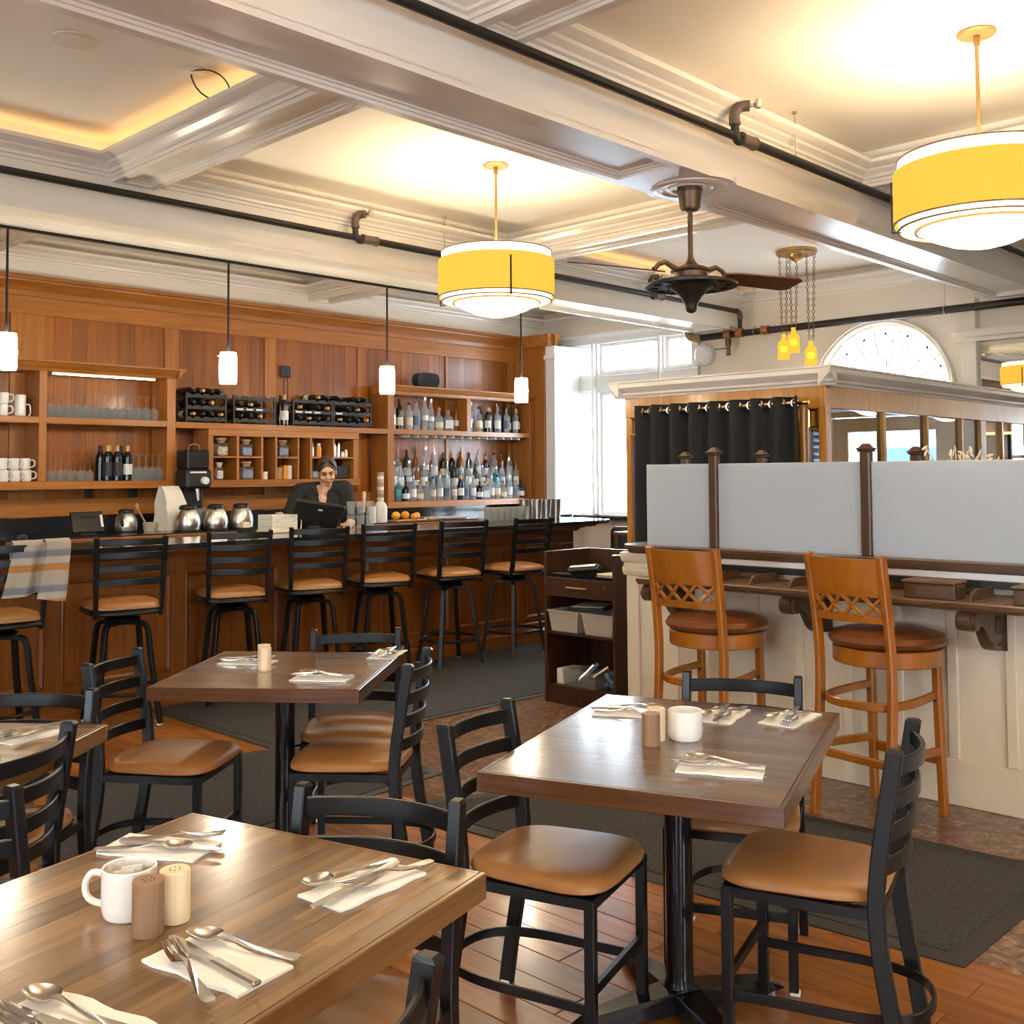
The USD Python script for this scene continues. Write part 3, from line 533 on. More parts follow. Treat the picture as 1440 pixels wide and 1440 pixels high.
for y0, y1 in ((4.76, 4.81), (5.04, 5.065), (5.29, 5.312), (5.44, 5.46), (5.68, 5.70), (5.82, 5.845), (6.08, 6.10), (6.33, 6.39)): obj('divider', bx(XBK, XF-.004, y0, y1, 1.472, 1.855, .002), 'cherry_stile', C)
for y0, y1 in ((4.81, 5.04), (5.065, 5.29), (5.46, 5.68), (5.845, 6.08), (6.10, 6.33)): obj('cubby_board', bx(XBK, XF-.006, y0, y1, 1.664, 1.68), 'cherry_trim', C)
Rr = thing('shelf_unit', 'open cherry shelf unit crowded with liquor bottles, beside the window', 'shelf')
boards(Rr, [(6.75, 8.895, 1.17, 1.235), (6.83, 8.82, 1.916, 1.97), (6.75, 8.895, 2.318, 2.345)])
obj('cornice', cat([along_y(cap, XF, 6.75, 8.895), bx(XBK, XF, 6.75, 8.895, 2.345, 2.41)]), 'cherry_trim', Rr, 20)
for y0, y1 in ((6.75, 6.83), (8.82, 8.895)): obj('upright', bx(XBK, XF+.002, y0, y1, 1.235, 2.33, .003), 'cherry_stile', Rr)
obj('upright', bx(XBK, XF, 7.84, 7.90, 1.97, 2.318, .003), 'cherry_stile', Rr)
for i in range(14): obj('glass_rail', cat([bx(-8.53, -8.31, 7.02+.125*i, 7.05+.125*i, 1.893, 1.898), bx(-8.53, -8.31, 7.032+.125*i, 7.038+.125*i, 1.898, 1.916)]), 'white_plastic', Rr)
for j, z in ((1, 1.345), (2, 1.455)): obj('step', bx(XBK, -8.395-.085*(j-1), 6.86, 8.80, 1.236, z), 'cherry_trim', Rr)

# ----------------------------------------------------------------- glasses, mugs
glass_prof = [(.001, .0), (.032, .0), (.034, .003), (.006, .008), (.004, .03), (.004, .085), (.010, .095), (.032, .115), (.040, .145), (.038, .175), (.031, .205), (.0295, .205), (.036, .175), (.038, .145), (.030, .117), (.008, .098), (.001, .096)]
upside = [(r, .205-z) for r, z in glass_prof][::-1]
WG = {}
def wineglass(x, y, z, label, s=1.0, grp='upturned stemware on the left shelves'):
    if 'g' not in WG:
        WG['g'] = t = thing('wine_glass', label, 'wine glass', (x, y, z), 0, grp, s=s)
        obj('glass', lathe(upside, 18), 'drink_glass', t, 40); return t
    return dup(WG['g'], label, (x, y, z), 0, grp, s=s)
for row, x in ((0, -8.36), (1, -8.46)):
    for i in range(13): wineglass(x, 3.42+.072*i, 1.973, f'upturned wine glass on the upper left shelf, {ORD[i]} from left, {["front", "back"][row]} row', .98)
for row, x in ((0, -8.36), (1, -8.46)):
    for i in range(5): wineglass(x, 3.43+.078*i, 1.473, f'upturned glass left of the shelved wine bottles, {ORD[i]} from left, {["front", "back"][row]} row', .80)
for row, x in ((0, -8.36), (1, -8.46)):
    for i in range(5): wineglass(x, 4.095+.058*i, 1.473, f'upturned glass right of the shelved wine bottles, {ORD[i]} from left, {["front", "back"][row]} row', 1.06)
def mug_mesh(R=.040, H=.088, th=.004, n=24):
    body = lathe([(.001, .0), (R*.86, .0), (R*.93, .004), (R, .02), (R, H-.002), (R-th*.5, H), (R-th, H-.002), (R-th, .02), (R*.8, .008), (.001, .008)], n)
    h = tube(spline([(R-.004, 0, H*.80), (R+.018, 0, H*.84), (R+.031, 0, H*.60), (R+.026, 0, H*.34), (R-.004, 0, H*.20)], 14), .006, 8)
    return body, h
def mug(label, loc, rz=0, grp=None, flip=False, R=.040, H=.088, mat='ceramic', name='coffee_mug'):
    t = thing(name, label, 'mug', (loc[0], loc[1], loc[2]+(H if flip else 0)), rz, grp, rx=PI if flip else 0)
    bd, h = mug_mesh(R, H); obj('body', bd, mat, t, 40); obj('handle', h, mat, t, 40); return t
m0 = None
for row, (z, n, w) in enumerate(((1.473, 3, 'lower'), (1.563, 3, 'upper'))):
    for i in range(n):
        l = f'white coffee mug on the lower left shelf, {["left", "middle", "right"][i]} of the {w} row'
        p = (-8.37, 3.075+.085*i-.01*row, z)
        m0 = mug(l, p, PI/2-.5, 'white mugs stacked on the left shelf') if m0 is None else dup(m0, l, p, PI/2-.5)
for i, (y, z) in enumerate(((3.07, 1.973), (3.075, 2.063))): dup(m0, ['white mug standing on the upper left shelf beside the white pitcher', 'white mug stacked on another one on the upper left shelf'][i], (-8.38, y, z), PI/2-.4, 'mugs by the pitcher')
pt = thing('pitcher', 'tall white china pitcher with a side handle on the upper left shelf', 'pitcher', (-8.37, 3.195, 1.973), PI/2-.2)
bd, h = mug_mesh(.042, .165); obj('body', bd, 'ceramic', pt, 40); obj('handle', mv(h, (0, 0, -.045)), 'ceramic', pt, 40)

# ----------------------------------------------------------------- bottles
def bottle_prof(r, hs, hn, rn, rb=.004): return [(.001, 0), (r-rb, 0), (r, rb), (r, hs), (r*.93, hs+(hn-hs)*.12), (r*.62, hs+(hn-hs)*.32), (rn*1.15, hs+(hn-hs)*.5), (rn, hs+(hn-hs)*.62), (rn, hn), (.001, hn)]
KINDS = {}
def bottle_kind(key, label, glass, r, hs, hn, rn, lab=None, lz=(.05, .13), cap='cap_black', caph=.02, square=False, pour=False, foil=None, liquid=None):
    def make(t):
        P = bottle_prof(r, hs, hn, rn); m = lathe(P, 16)
        if square: m.vertices[:, :2] *= np.where(m.vertices[:, 2:] < hs+.01, 1, 1) ; v = m.vertices; a = np.arctan2(v[:, 1], v[:, 0]); q = 1/np.maximum(np.abs(np.cos(a)), np.abs(np.sin(a))); low = v[:, 2] < hs+.02; v[low, :2] *= (q[low]*.92)[:, None]; m.vertices = v
        obj('glass', m, glass, t, 40)
        if liquid: obj('liquid', lathe([(.001, .004), (r*.9, .004), (r*.9, hs*.55), (.001, hs*.55)], 14), liquid, t)
        if lab:
            if square: obj('label', bx(r*.93, r*.94, -r*.75, r*.75, lz[0], lz[1]), lab, t)
            else: obj('label', lathe([(r+.0004, lz[0]), (r+.0012, lz[0]), (r+.0012, lz[1]), (r+.0004, lz[1])], 16, True), lab, t)
        if foil: obj('foil', lathe([(rn*1.25, hn-.075), (rn*1.1, hn-.03), (rn*1.1, hn+.002), (.001, hn+.003)], 12), foil, t, 40)
        elif pour: obj('pourer', cat([lathe([(.001, hn-.002), (rn*1.05, hn-.002), (rn*.9, hn+.018), (.001, hn+.02)], 10), cyl((0, 0, hn+.015), (.012, 0, hn+.065), .0042, 6)]), 'steel' if pour == 1 else 'cap_black', t)
        else: obj('cap', lathe([(.001, hn-.004), (rn*1.15, hn-.004), (rn*1.15, hn+caph), (.001, hn+caph)], 12), cap, t, 40)
    KINDS[key] = [label, make, None]
def bottle(key, where, loc, grp, rz=0, rx=0, ry=0, s=1.0):
    L, make, first = KINDS[key]; label = f'{L} {where}'
    if first is None:
        t = thing('bottle', label, 'bottle', loc, rz, grp, rx, ry, s); make(t); KINDS[key][2] = t; return t
    return dup(first, label, loc, rz, grp, rx, ry, s)
bottle_kind('wine', 'dark wine bottle', 'bottle_black', .037, .19, .285, .0135, None, foil='cap_black')
bottle_kind('winel', 'dark wine bottle with a white label', 'bottle_black', .037, .19, .285, .0135, 'label_white', (.05, .135), foil='foil_gold')
bottle_kind('gold', 'black wine bottle with gold foil', 'bottle_black', .038, .19, .285, .014, 'label_black', (.04, .15), foil='foil_gold')
bottle_kind('clear', 'clear spirits bottle with white label', 'bottle_clear', .037, .19, .27, .013, 'label_white', (.045, .14), pour=1)
bottle_kind('tallclear', 'tall clear bottle with silver cap', 'bottle_clear', .034, .21, .31, .016, 'label_white', (.10, .15), 'steel', .03)
bottle_kind('whisky', 'amber whisky bottle with cream label', 'bottle_clear', .037, .185, .265, .014, 'label_cream', (.05, .13), 'cap_black', .022, liquid='amber_liquid')
bottle_kind('dark', 'dark green bottle with cream label', 'bottle_green', .037, .19, .28, .0135, 'label_cream', (.04, .12), 'cap_black', .02)
bottle_kind('blue', 'pale blue square bottle', 'bottle_blue', .036, .17, .245, .014, 'label_teal', (.06, .14), 'steel', .02, square=True)
bottle_kind('squat', 'squat round bottle with cream label', 'bottle_clear', .046, .12, .20, .016, 'label_cream', (.03, .085), 'cork', .03, liquid='amber_liquid')
bottle_kind('square', 'square shouldered bottle with large label', 'bottle_clear', .052, .13, .19, .018, 'label_white', (.025, .11), 'cork', .03, square=True)
bottle_kind('slim', 'slim dark bottle with a pourer', 'bottle_amber', .033, .20, .28, .0125, 'label_white', (.06, .12), pour=2)
bottle_kind('fat', 'black round bottle with a white label', 'bottle_black', .045, .13, .20, .015, 'label_white', (.03, .09), 'cap_black', .025)
bottle_kind('bluelab', 'clear bottle with dark blue label', 'bottle_clear', .036, .185, .265, .0135, 'label_blue', (.05, .14), pour=1)
g = 'wine bottles on the lower left shelf'
for i, (kk, y, x) in enumerate((('wine', 3.86, -8.44), ('gold', 3.885, -8.36), ('gold', 3.935, -8.43), ('gold', 3.965, -8.355), ('wine', 4.035, -8.44), ('winel', 4.055, -8.36))): bottle(kk, f'on the lower left shelf, {ORD[i]} of six', (x, y, 1.473), g)
for i, (kk, y) in enumerate(zip(('clear', 'dark', 'whisky', 'bluelab', 'tallclear', 'tallclear', 'squat', 'square', 'slim'), (6.90, 7.0, 7.13, 7.23, 7.345, 7.43, 7.54, 7.67, 7.79))): bottle(kk, f'on top right shelf, left bay, {ORD[i]} from left', (-8.42, y, 1.971), 'bottles in the left bay of the upper right shelf', rz=-.4, s=(1.06, 1.04, .98)[i % 3])
for i, (kk, y) in enumerate(zip(('clear', 'tallclear', 'whisky', 'dark', 'winel', 'gold', 'clear', 'wine', 'bluelab', 'dark', 'clear', 'winel'), np.linspace(7.96, 8.77, 12))): bottle(kk, f'on top right shelf, right bay, {ORD[i]} from left', (-8.40-.05*(i % 2), y, 1.971), 'bottles in the right bay of the upper right shelf', rz=i*.7, s=.97)
r3 = random.Random(11)
rows = [(0, -8.345, 1.236, 20, ['blue', 'fat', 'clear', 'squat', 'square', 'whisky', 'clear', 'bluelab', 'whisky', 'winel', 'bluelab', 'clear', 'fat', 'square', 'clear', 'whisky', 'squat', 'clear', 'square', 'fat']),
        (1, -8.435, 1.346, 18, ['clear', 'clear', 'tallclear', 'slim', 'clear', 'bluelab', 'square', 'clear', 'dark', 'bluelab', 'clear', 'dark', 'clear', 'whisky', 'blue', 'clear', 'tallclear', 'clear']),
        (2, -8.525, 1.456, 15, ['whisky', 'clear', 'dark', 'slim', 'tallclear', 'clear', 'dark', 'gold', 'slim', 'dark', 'clear', 'winel', 'whisky', 'slim', 'clear'])]
for rr, x, z, n, ks in rows:
    for i in range(n): bottle(ks[i], f'on lower right shelf, {["front", "middle", "back"][rr]} row, {ORD[i]} from left', (x+r3.uniform(-.006, .004), 6.925+(1.80/(n-1))*i+r3.uniform(-.006, .006), z), 'liquor bottles on the crowded lower right shelf', rz=r3.uniform(0, 6), s=r3.uniform(.86, .94 if rr == 0 else 1.04))

# ----------------------------------------------------------------- wine racks with lying bottles
def rack(label, y0, y1, n):
    t = thing('wine_rack', label, 'wine rack', (0, 0, 0), 0, 'black wine racks on the long ledge')
    for y in (y0, y1-.018):
        for x in (-8.35, -8.52): obj('post', bx(x, x+.018, y, y+.018, 1.969, 2.225, .002), 'black_plastic', t)
    w = (y1-y0-.04)/n
    for z in (1.985, 2.085, 2.185):
        for x in (-8.345, -8.515):
            s = sbox(y0+.01, z, y1-.01, z+.035).difference(union_all([Point(y0+.02+w*(i+.5), z+.042).buffer(.021 if x > -8.4 else .035, 12) for i in range(n)]))
            m = up_to(prism(s, .012), 'x+'); m.apply_translation([x, 0, 0]); obj('rail', m, 'black_plastic', t)
    return w
racks = [('black wine rack furthest left, full of dark bottles', 4.56, 4.955, 4, ['1111', '1110', '1111']), ('black wine rack second from the left with an empty top', 5.02, 5.46, 4, ['1110', '1110', '0000']),
         ('black wine rack third from the left behind the standing bottles', 5.645, 6.10, 4, ['1111', '1011', '0011']), ('black wine rack furthest right on the ledge', 6.105, 6.57, 4, ['1111', '0111', '1011'])]
for q, (lab, y0, y1, n, fill) in enumerate(racks):
    w = rack(lab, y0, y1, n)
    for tier, (z, f_) in enumerate(zip((1.985, 2.085, 2.185), fill)):
        for i, c in enumerate(f_):
            if c == '1': bottle('winel' if (i+tier+q) % 3 == 0 else 'wine', f'lying in {ORD[q]} rack, {["bottom", "middle", "top"][tier]} tier, {ORD[i]} from left', (-8.57, y0+.02+w*(i+.5), z+.059), 'bottles lying in the wine racks', ry=PI/2, s=.93)
    if q: obj_ = [single('shelf_tag', bx(-8.331, -8.328, y0+.03+w*i, y0+.02+w*(i+.8), 2.092, 2.108), 'tape_white', f'white paper strip on the {ORD[q]} wine rack, {ORD[i]} from its left', 'tag', 'paper strips on the wine racks') for i in (0, 1, 2)[:3 if q < 3 else 1]]
bottle('winel', 'standing between the two middle wine racks', (-8.35, 5.565, 1.969), None, rz=.3)
bottle('wine', 'standing on the ledge behind the white label bottle', (-8.47, 5.60, 1.969), None)

# ----------------------------------------------------------------- jars and boxes in the pigeonholes
def jar(label, y, z, fill, s=1.0, slim=False):
    t = thing('glass_jar', label, 'jar', (-8.38, y, z), 0, 'jars in the pigeonholes', s=s); r = .034 if slim else .052
    q = lambda h0, h1, k=1.: bx(-r*k, r*k, -r*k, r*k, h0, h1, .012)
    obj('body', q(.0, .115), 'drink_glass', t); obj('contents', q(.004, .085, .92), fill, t); obj('lid', lathe([(.001, .115), (r*.62, .115), (r*.62, .128), (r*.9, .145), (r*.9, .16), (.001, .16)], 20), 'cork' if not slim else 'tape_white', t, 30); return t
jar('square glass jar of nuts with a cork lid, top left pigeonhole', 4.925, 1.681, 'jar_mixed', 1.0)
jar('square glass jar of blue sachets with a cork lid, second pigeonhole on top', 5.175, 1.681, 'jar_blue', .95)
jar('slim glass jar with a white lid, bottom left pigeonhole', 4.91, 1.473, 'tape_white', .95, True)
jar('square glass jar of blue and white packets, second pigeonhole at the bottom', 5.18, 1.473, 'jar_blue', 1.02)
jar('square glass jar with a cork lid, pigeonhole over the orange box', 5.56, 1.681, 'jar_blue', .95)
wj = thing('spice_jar', 'little white jar at the bottom of the narrow pigeonhole', 'jar', (-8.36, 5.36, 1.473)); obj('body', lathe([(.001, 0), (.028, 0), (.028, .05), (.001, .05)], 16), 'ceramic', wj, 30); obj('lid', lathe([(.001, .05), (.03, .05), (.03, .07), (.001, .07)], 16), 'white_plastic', wj, 30)
ob = single('tea_box', bx(-8.42, -8.34, 5.555, 5.64, 1.473, 1.60, .003), 'box_orange', 'orange and white carton under the cork lidded jar', 'box'); obj('white_panel', bx(-8.339, -8.338, 5.60, 5.638, 1.475, 1.598), 'tape_white', ob)
single('tea_box', bx(-8.42, -8.35, 5.49, 5.545, 1.473, 1.58, .003), 'cork', 'brown carton beside the orange carton', 'box')
for lab, y, z, m in (('white tapered bottle in the pigeonhole above the person', 5.87, 1.681, 'ceramic'), ('black capped sauce bottle in the pigeonhole above the person', 5.955, 1.681, 'box_orange')):
    t = thing('sauce_bottle', lab, 'bottle', (-8.36, y, z)); obj('body', lathe([(.001, 0), (.026, 0), (.026, .085), (.015, .105), (.001, .105)], 16), m, t, 30); obj('cap', lathe([(.001, .105), (.017, .105), (.017, .128), (.001, .128)], 14), 'tape_white', t, 30)
for i, (y, h) in enumerate(((6.14, .13), (6.185, .14), (6.235, .055), (6.275, .075))): single('shaker_bottle', mv(lathe([(.001, 0), (.017, 0), (.017, h*.7), (.008, h), (.001, h)], 12), (-8.36, y, 1.681)), 'steel' if i < 2 else 'ceramic', f'small {"steel" if i < 2 else "white"} shaker in the upper right pigeonhole, {ORD[i]} from the left', 'shaker', None, 30)
single('tin_box', bx(-8.44, -8.33, 6.12, 6.29, 1.473, 1.60, .01), 'black_plastic', 'black boxy appliance in the bottom right pigeonhole', 'appliance')
single('folded_cloth', bx(-8.42, -8.33, 5.86, 5.95, 1.473, 1.545, .015), 'jar_blue', 'folded blue cloth in the pigeonhole behind the person', 'cloth')

# ----------------------------------------------------------------- on the wall and on top of the shelves
sp = thing('speaker', 'dark oval loudspeaker lying on top of the right shelf unit', 'speaker', (-8.38, 7.325, 2.411))
ov = union_all([Point(-.07, .078).buffer(.078, 24), Point(.07, .078).buffer(.078, 24), sbox(-.07, 0, .07, .156)])
obj('grille', up_to(mv(prism(ov, .10), (0, 0, -.05)), 'x+'), 'curtain_cloth', sp); obj('rim', up_to(mv(prism(ov.buffer(.003).difference(ov.buffer(-.008)), .012), (0, 0, .042)), 'x+'), 'black_plastic', sp)
th = thing('thermostat', 'small dark square plate on the wooden wall with a thin cable below', 'wall plate', (-8.595, 5.73, 2.495)); obj('plate', bx(0, .02, -.058, .058, -.055, .055, .006), 'black_plastic', th)
for o in (-.02, .022): obj('cable', tube(spline([(.012, o, -.05), (.016, o*1.2, -.15), (.014, o*.7, -.27)], 8), .0035, 5), 'pipe_iron', th)
for i, y in enumerate((3.84, 4.22)): single('wall_socket', bx(-8.60, -8.585, y-.035, y+.035, 1.33, 1.42, .004), 'black_plastic', ['black socket plate under the left shelf, over the kettle', 'black socket plate under the left shelf, behind the paper bag'][i], 'socket')
# ----------------------------------------------------------------- on the back counter
g = thing('coffee_grinder', 'tall black coffee grinder with a white dial beside the pigeonholes', 'coffee grinder', (-8.10, 4.51, 1.0625))
obj('base', bx(-.12, .12, -.10, .10, 0, .05, .01), 'black_plastic', g); obj('column', bx(-.12, .0, -.085, .085, .05, .36, .008), 'black_plastic', g)
obj('motor_box', bx(-.12, .10, -.115, .115, .34, .50, .02), 'black_plastic', g); obj('hopper', bx(-.11, .09, -.105, .095, .50, .66, .012), 'black_metal', g)
obj('handle', tube(spline([(0, -.05, .655), (0, -.05, .69), (0, .05, .69), (0, .05, .655)], 14), .005, 6), 'gold_trim', g); obj('dial', up_to(lathe([(.001, .03), (.03, .03), (.034, .0), (.001, 0)], 24), 'x+').apply_translation([.10, .04, .405]), 'white_plastic', g, 30)
obj('spout', cyl((.05, .0, .34), (.06, .01, .24), .018, 12, .012), 'steel', g); obj('name_plate', bx(.10, .102, -.09, .06, .468, .482), 'tape_white', g)
obj('catch_bin', mv(lathe([(.001, 0), (.042, 0), (.052, .12), (.049, .12), (.04, .004), (.001, .004)], 4), (.07, .02, .055), rz=PI/4), 'drink_glass', g)
cf = None
for i, (y, x) in enumerate(((4.325, -7.86), (4.575, -7.86), (4.815, -7.86))):
    l = f'brushed steel coffee carafe on the bar, {["leftmost", "middle", "rightmost"][i]} of the three'
    if cf is None:
        cf = thing('coffee_carafe', l, 'carafe', (x, y, 1.0625), -.5, 'steel carafes on the bar')
        obj('body', lathe([(.001, .0), (.085, .0), (.098, .015), (.102, .06), (.096, .11), (.082, .15), (.062, .178), (.001, .178)], 40), 'brushed_steel', cf, 40); obj('base_ring', lathe([(.088, -.0005), (.1, .0), (.102, .014), (.09, .016)], 40, True), 'black_plastic', cf, 30)
        obj('lid', lathe([(.064, .174), (.07, .178), (.068, .20), (.05, .212), (.001, .214)], 32), 'black_plastic', cf, 40); obj('handle', tube(spline([(-.06, 0, .19), (-.12, 0, .185), (-.135, 0, .13), (-.12, 0, .07), (-.095, 0, .06)], 16), .010, 8), 'black_plastic', cf, 40); obj('spout', bx(.05, .085, -.02, .02, .175, .195, .008), 'black_plastic', cf)
    else: dup(cf, l, (x, y, 1.0625), -.5-.15*i)
dup(cf, 'smaller steel coffee pot by the tablet on the back counter', (-8.16, 3.95, 1.0625), 2.4, s=.86)
bg = trimesh.creation.box([.16, .24, .36]).subdivide().subdivide().subdivide(); v = bg.vertices; hgt = (v[:, 2]+.18)/.36
v[:, 0] *= 1-.75*np.clip((hgt-.45)/.55, 0, 1)**1.3; v[:, 1] *= 1-.25*hgt**2; v[:, 1] -= .045*hgt**2; v += (meshkit.fbm(v*14, 3)[:, None]-.5)*[.03, .03, .012]; v[:, 2] -= v[:, 2].min(); bg.vertices = v
single('paper_bag', mv(bg, (-8.08, 4.305, 1.0625), .25), 'paper', 'rumpled white paper bag with a folded top beside the grinder', 'bag', None, 45)
tb_ = thing('tablet', 'black tablet tilted on a stand on the back counter', 'tablet', (-8.12, 3.63, 1.0625), 0); obj('screen', mv(bx(-.008, .008, -.13, .13, 0, .17, .006), (0, 0, .01), ry=-.35), 'black_gloss', tb_); obj('stand', mv(bx(-.09, .0, -.06, .06, 0, .012), (0, 0, 0)), 'black_plastic', tb_); obj('prop', mv(bx(-.006, .006, -.05, .05, 0, .13), (-.08, 0, .01), ry=.35), 'black_plastic', tb_); obj('card_reader', mv(bx(.008, .013, .10, .12, .04, .14), (0, 0, .01), ry=-.35), 'white_plastic', tb_)
cd = thing('utensil_tub', 'pale grey tub holding a wooden handled brush', 'tub', (-8.06, 4.10, 1.0625)); obj('tub', lathe([(.001, 0), (.045, 0), (.055, .075), (.052, .075), (.043, .004), (.001, .004)], 20), 'grey_plastic', cd, 30)
obj('brush', cat([cyl((0, .0, .01), (-.02, -.09, .18), .007, 8), mv(ball((0, 0, 0), .02, 1, (1, .8, 1.6)), (-.022, -.10, .20))]), 'board_wood', cd)
for i, (y, z, h, r, m, n) in enumerate(((5.37, 1.0625, .115, .045, 'tape_white', 'white paper roll on the back counter behind the plates'),)): single('paper_roll', mv(lathe([(.001, 0), (r, 0), (r, h), (.012, h), (.012, h-.02), (.001, h-.02)], 20), (-8.12, y, z)), m, n, 'paper roll', None, 30)
sy = thing('syrup_bottle', 'clear bottle with a tall black pump by the paper roll', 'bottle', (-8.05, 5.45, 1.0625)); obj('body', lathe([(.001, 0), (.03, 0), (.03, .1), (.014, .13), (.001, .13)], 16), 'bottle_clear', sy, 40); obj('pump', cyl((0, 0, .13), (0, 0, .22), .010, 8), 'cap_black', sy)
wb = thing('squeeze_bottle', 'white plastic bottle under a tall stack of paper cups', 'bottle', (-7.86, 6.30, 1.0625)); obj('body', lathe([(.001, 0), (.062, 0), (.064, .01), (.064, .14), (.05, .175), (.022, .2), (.001, .2)], 24), 'white_plastic', wb, 40)
for i in range(8): obj('cup', mv(lathe([(.032, 0), (.034, .032), (.030, .032), (.028, 0)], 18, True), (0, 0, .198+.034*i)), ['tape_white', 'grey_plastic', 'cork'][(i*2) % 3], wb, 30)
single('white_cup', mv(lathe([(.001, 0), (.032, 0), (.036, .15), (.033, .15), (.03, .004), (.001, .004)], 20), (-7.84, 6.19, 1.0625)), 'white_plastic', 'white tumbler beside the white plastic bottle', 'cup', None, 30)
mu = thing('muddler', 'pale wooden muddler standing in a dark holder', 'bar tool', (-7.84, 6.09, 1.0625)); obj('stick', lathe([(.001, .05), (.012, .05), (.012, .2), (.02, .24), (.017, .29), (.001, .295)], 14), 'shaker_light', mu, 40); obj('holder', lathe([(.001, 0), (.035, 0), (.035, .10), (.031, .10), (.03, .005), (.001, .005)], 16), 'black_plastic', mu, 30)
bd_ = single('cutting_board', bx(-7.92, -7.76, 6.42, 6.80, 1.0625, 1.078, .004), 'board_wood', 'small wooden board with oranges on it', 'board')
for i, (y, x, r, zz) in enumerate(((6.46, -7.83, .042, 1.078), (6.60, -7.86, .042, 1.078), (6.655, -7.80, .030, 1.078), (6.73, -7.84, .035, 1.078))): single('orange', mv(ball((0, 0, 0), r, 2, (1, 1, .95)), (x, y, zz+r*.95)), 'orange_peel', f'whole orange on the small wooden board, {ORD[i]} from the left', 'orange', None, True)
kn = thing('knife', 'long kitchen knife with a wooden handle on the back counter', 'knife', (-7.85, 7.0, 1.0625)); obj('blade', bx(-.015, .015, .0, .36, .004, .008), 'steel', kn); obj('handle', bx(-.013, .013, -.11, .0, .0, .018, .005), 'board_wood', kn)
single('steel_tray', bx(-8.02, -7.88, 6.86, 7.44, 1.0625, 1.09, .006), 'brushed_steel', 'long steel tray on the back counter behind the knife', 'tray')
# ----------------------------------------------------------------- on the bar top
tumb = [(.001, 0), (.030, 0), (.038, .11), (.036, .11), (.028, .006), (.001, .006)]
TG = None
def tumbler(label, x, y, z, grp, s=1.0):
    global TG
    if TG is None:
        TG = thing('tumbler', label, 'glass', (x, y, z), 0, grp, s=s); obj('glass', lathe(tumb, 18), 'drink_glass', TG, 40); return TG
    return dup(TG, label, (x, y, z), 0, grp, s=s)
for j in range(2):
    for i in range(3): tumbler(f'clear tumbler by the person, {["left", "middle", "right"][i]} of the {["lower", "upper"][j]} layer', -6.98+.02*i, 5.29+.082*i, 1.0705+.112*j, 'tumblers stacked beside the person', .98)
for j in range(2):
    for i in range(7): tumbler(f'clear tumbler beside the shaker tins, {ORD[i]} from left, {["front", "back"][j]} row', -6.98-.085*j, 6.86+.083*i, 1.0705, 'tumblers lined up beside the shakers', 1.15)
SK = None
for i, (x, y) in enumerate(((-7.08, 7.44), (-6.96, 7.50), (-7.08, 7.56), (-6.95, 7.62), (-7.07, 7.68), (-6.94, 7.75), (-7.05, 7.83))):
    l = f'steel cocktail shaker tin on the bar end, {ORD[i]} from the left'
    if SK is None:
        SK = thing('shaker_tin', l, 'shaker', (x, y, 1.0705), 0, 'steel shaker tins on the bar end', s=1.05); obj('tin', lathe([(.001, 0), (.032, 0), (.034, .005), (.046, .175), (.0475, .178), (.045, .178), (.032, .006), (.001, .006)], 24), 'brushed_steel', SK, 40)
    else: dup(SK, l, (x, y, 1.0705), i, s=1.05)
pl = None
for i in range(12):
    l = f'white square plate, {ORD[i]} from the bottom of the stack on the bar'; q = (-6.99, 4.60, 1.0925+.0096*i)
    if pl is None: pl = thing('plate', l, 'plate', q, 0, 'stacked white plates on the bar'); obj('dish', bx(-.10, .10, -.115, .115, 0, .009, .003), 'ceramic', pl)
    else: dup(pl, l, q)
single('plate_tray', bx(-7.10, -6.88, 4.48, 4.74, 1.0705, 1.092, .004), 'paper', 'cream tray under the stack of white plates', 'tray')
cdy = thing('sugar_caddy', 'small dark caddy of sugar packets beside the right carafe', 'caddy', (-7.05, 4.36, 1.0705)); obj('box', bx(-.04, .04, -.05, .05, 0, .045, .004), 'black_plastic', cdy); obj('packets', bx(-.03, .03, -.045, .02, .02, .085, .006), 'label_cream', cdy)
# till: a tilted screen seen from behind
ps = thing('till_terminal', 'black touch screen till seen from behind, tilted in front of the person', 'till', (-6.88, 4.87, 1.0705), -.30)
obj('screen_back', mv(bx(-.016, .016, -.215, .215, -.135, .135, .012), (0, 0, .115), ry=.60, rx=-.19), 'black_plastic', ps); obj('stand', mv(bx(-.02, .02, -.06, .06, 0, .11, .01), (-.05, 0, 0)), 'black_plastic', ps); obj('foot', bx(-.14, .02, -.10, .10, 0, .02, .008), 'black_plastic', ps)
obj('badge', mv(bx(.017, .019, -.05, -.01, .06, .075), (0, .04, .115), ry=.60, rx=-.19), 'steel', ps); obj('port_cover', mv(bx(.017, .02, -.04, .0, -.06, -.052), (0, .03, .115), ry=.60, rx=-.19), 'steel', ps); obj('cable', tube(spline([(.02, -.12, .09), (.05, -.13, .04), (.06, -.14, .005)], 10), .006, 6), 'steel', ps)
for i, (y, x, w) in enumerate(((2.30, -6.95, .05), (2.40, -6.85, .04), (2.52, -6.97, .05), (2.66, -6.92, .03))): single('bar_caddy', bx(x-w, x+w, y-w, y+w, 1.0705, 1.0705+.05+.02*(i % 2), .01), ['black_plastic', 'steel', 'black_metal', 'black_plastic'][i], f'small bar caddy on the counter behind the towels, {ORD[i]} from the left', 'caddy')
single('order_slip', mv(bx(-.05, .05, -.09, .09, 0, .002), (-6.6, 2.55, 1.071), .3), 'paper', 'white paper slip on the left end of the bar', 'paper')
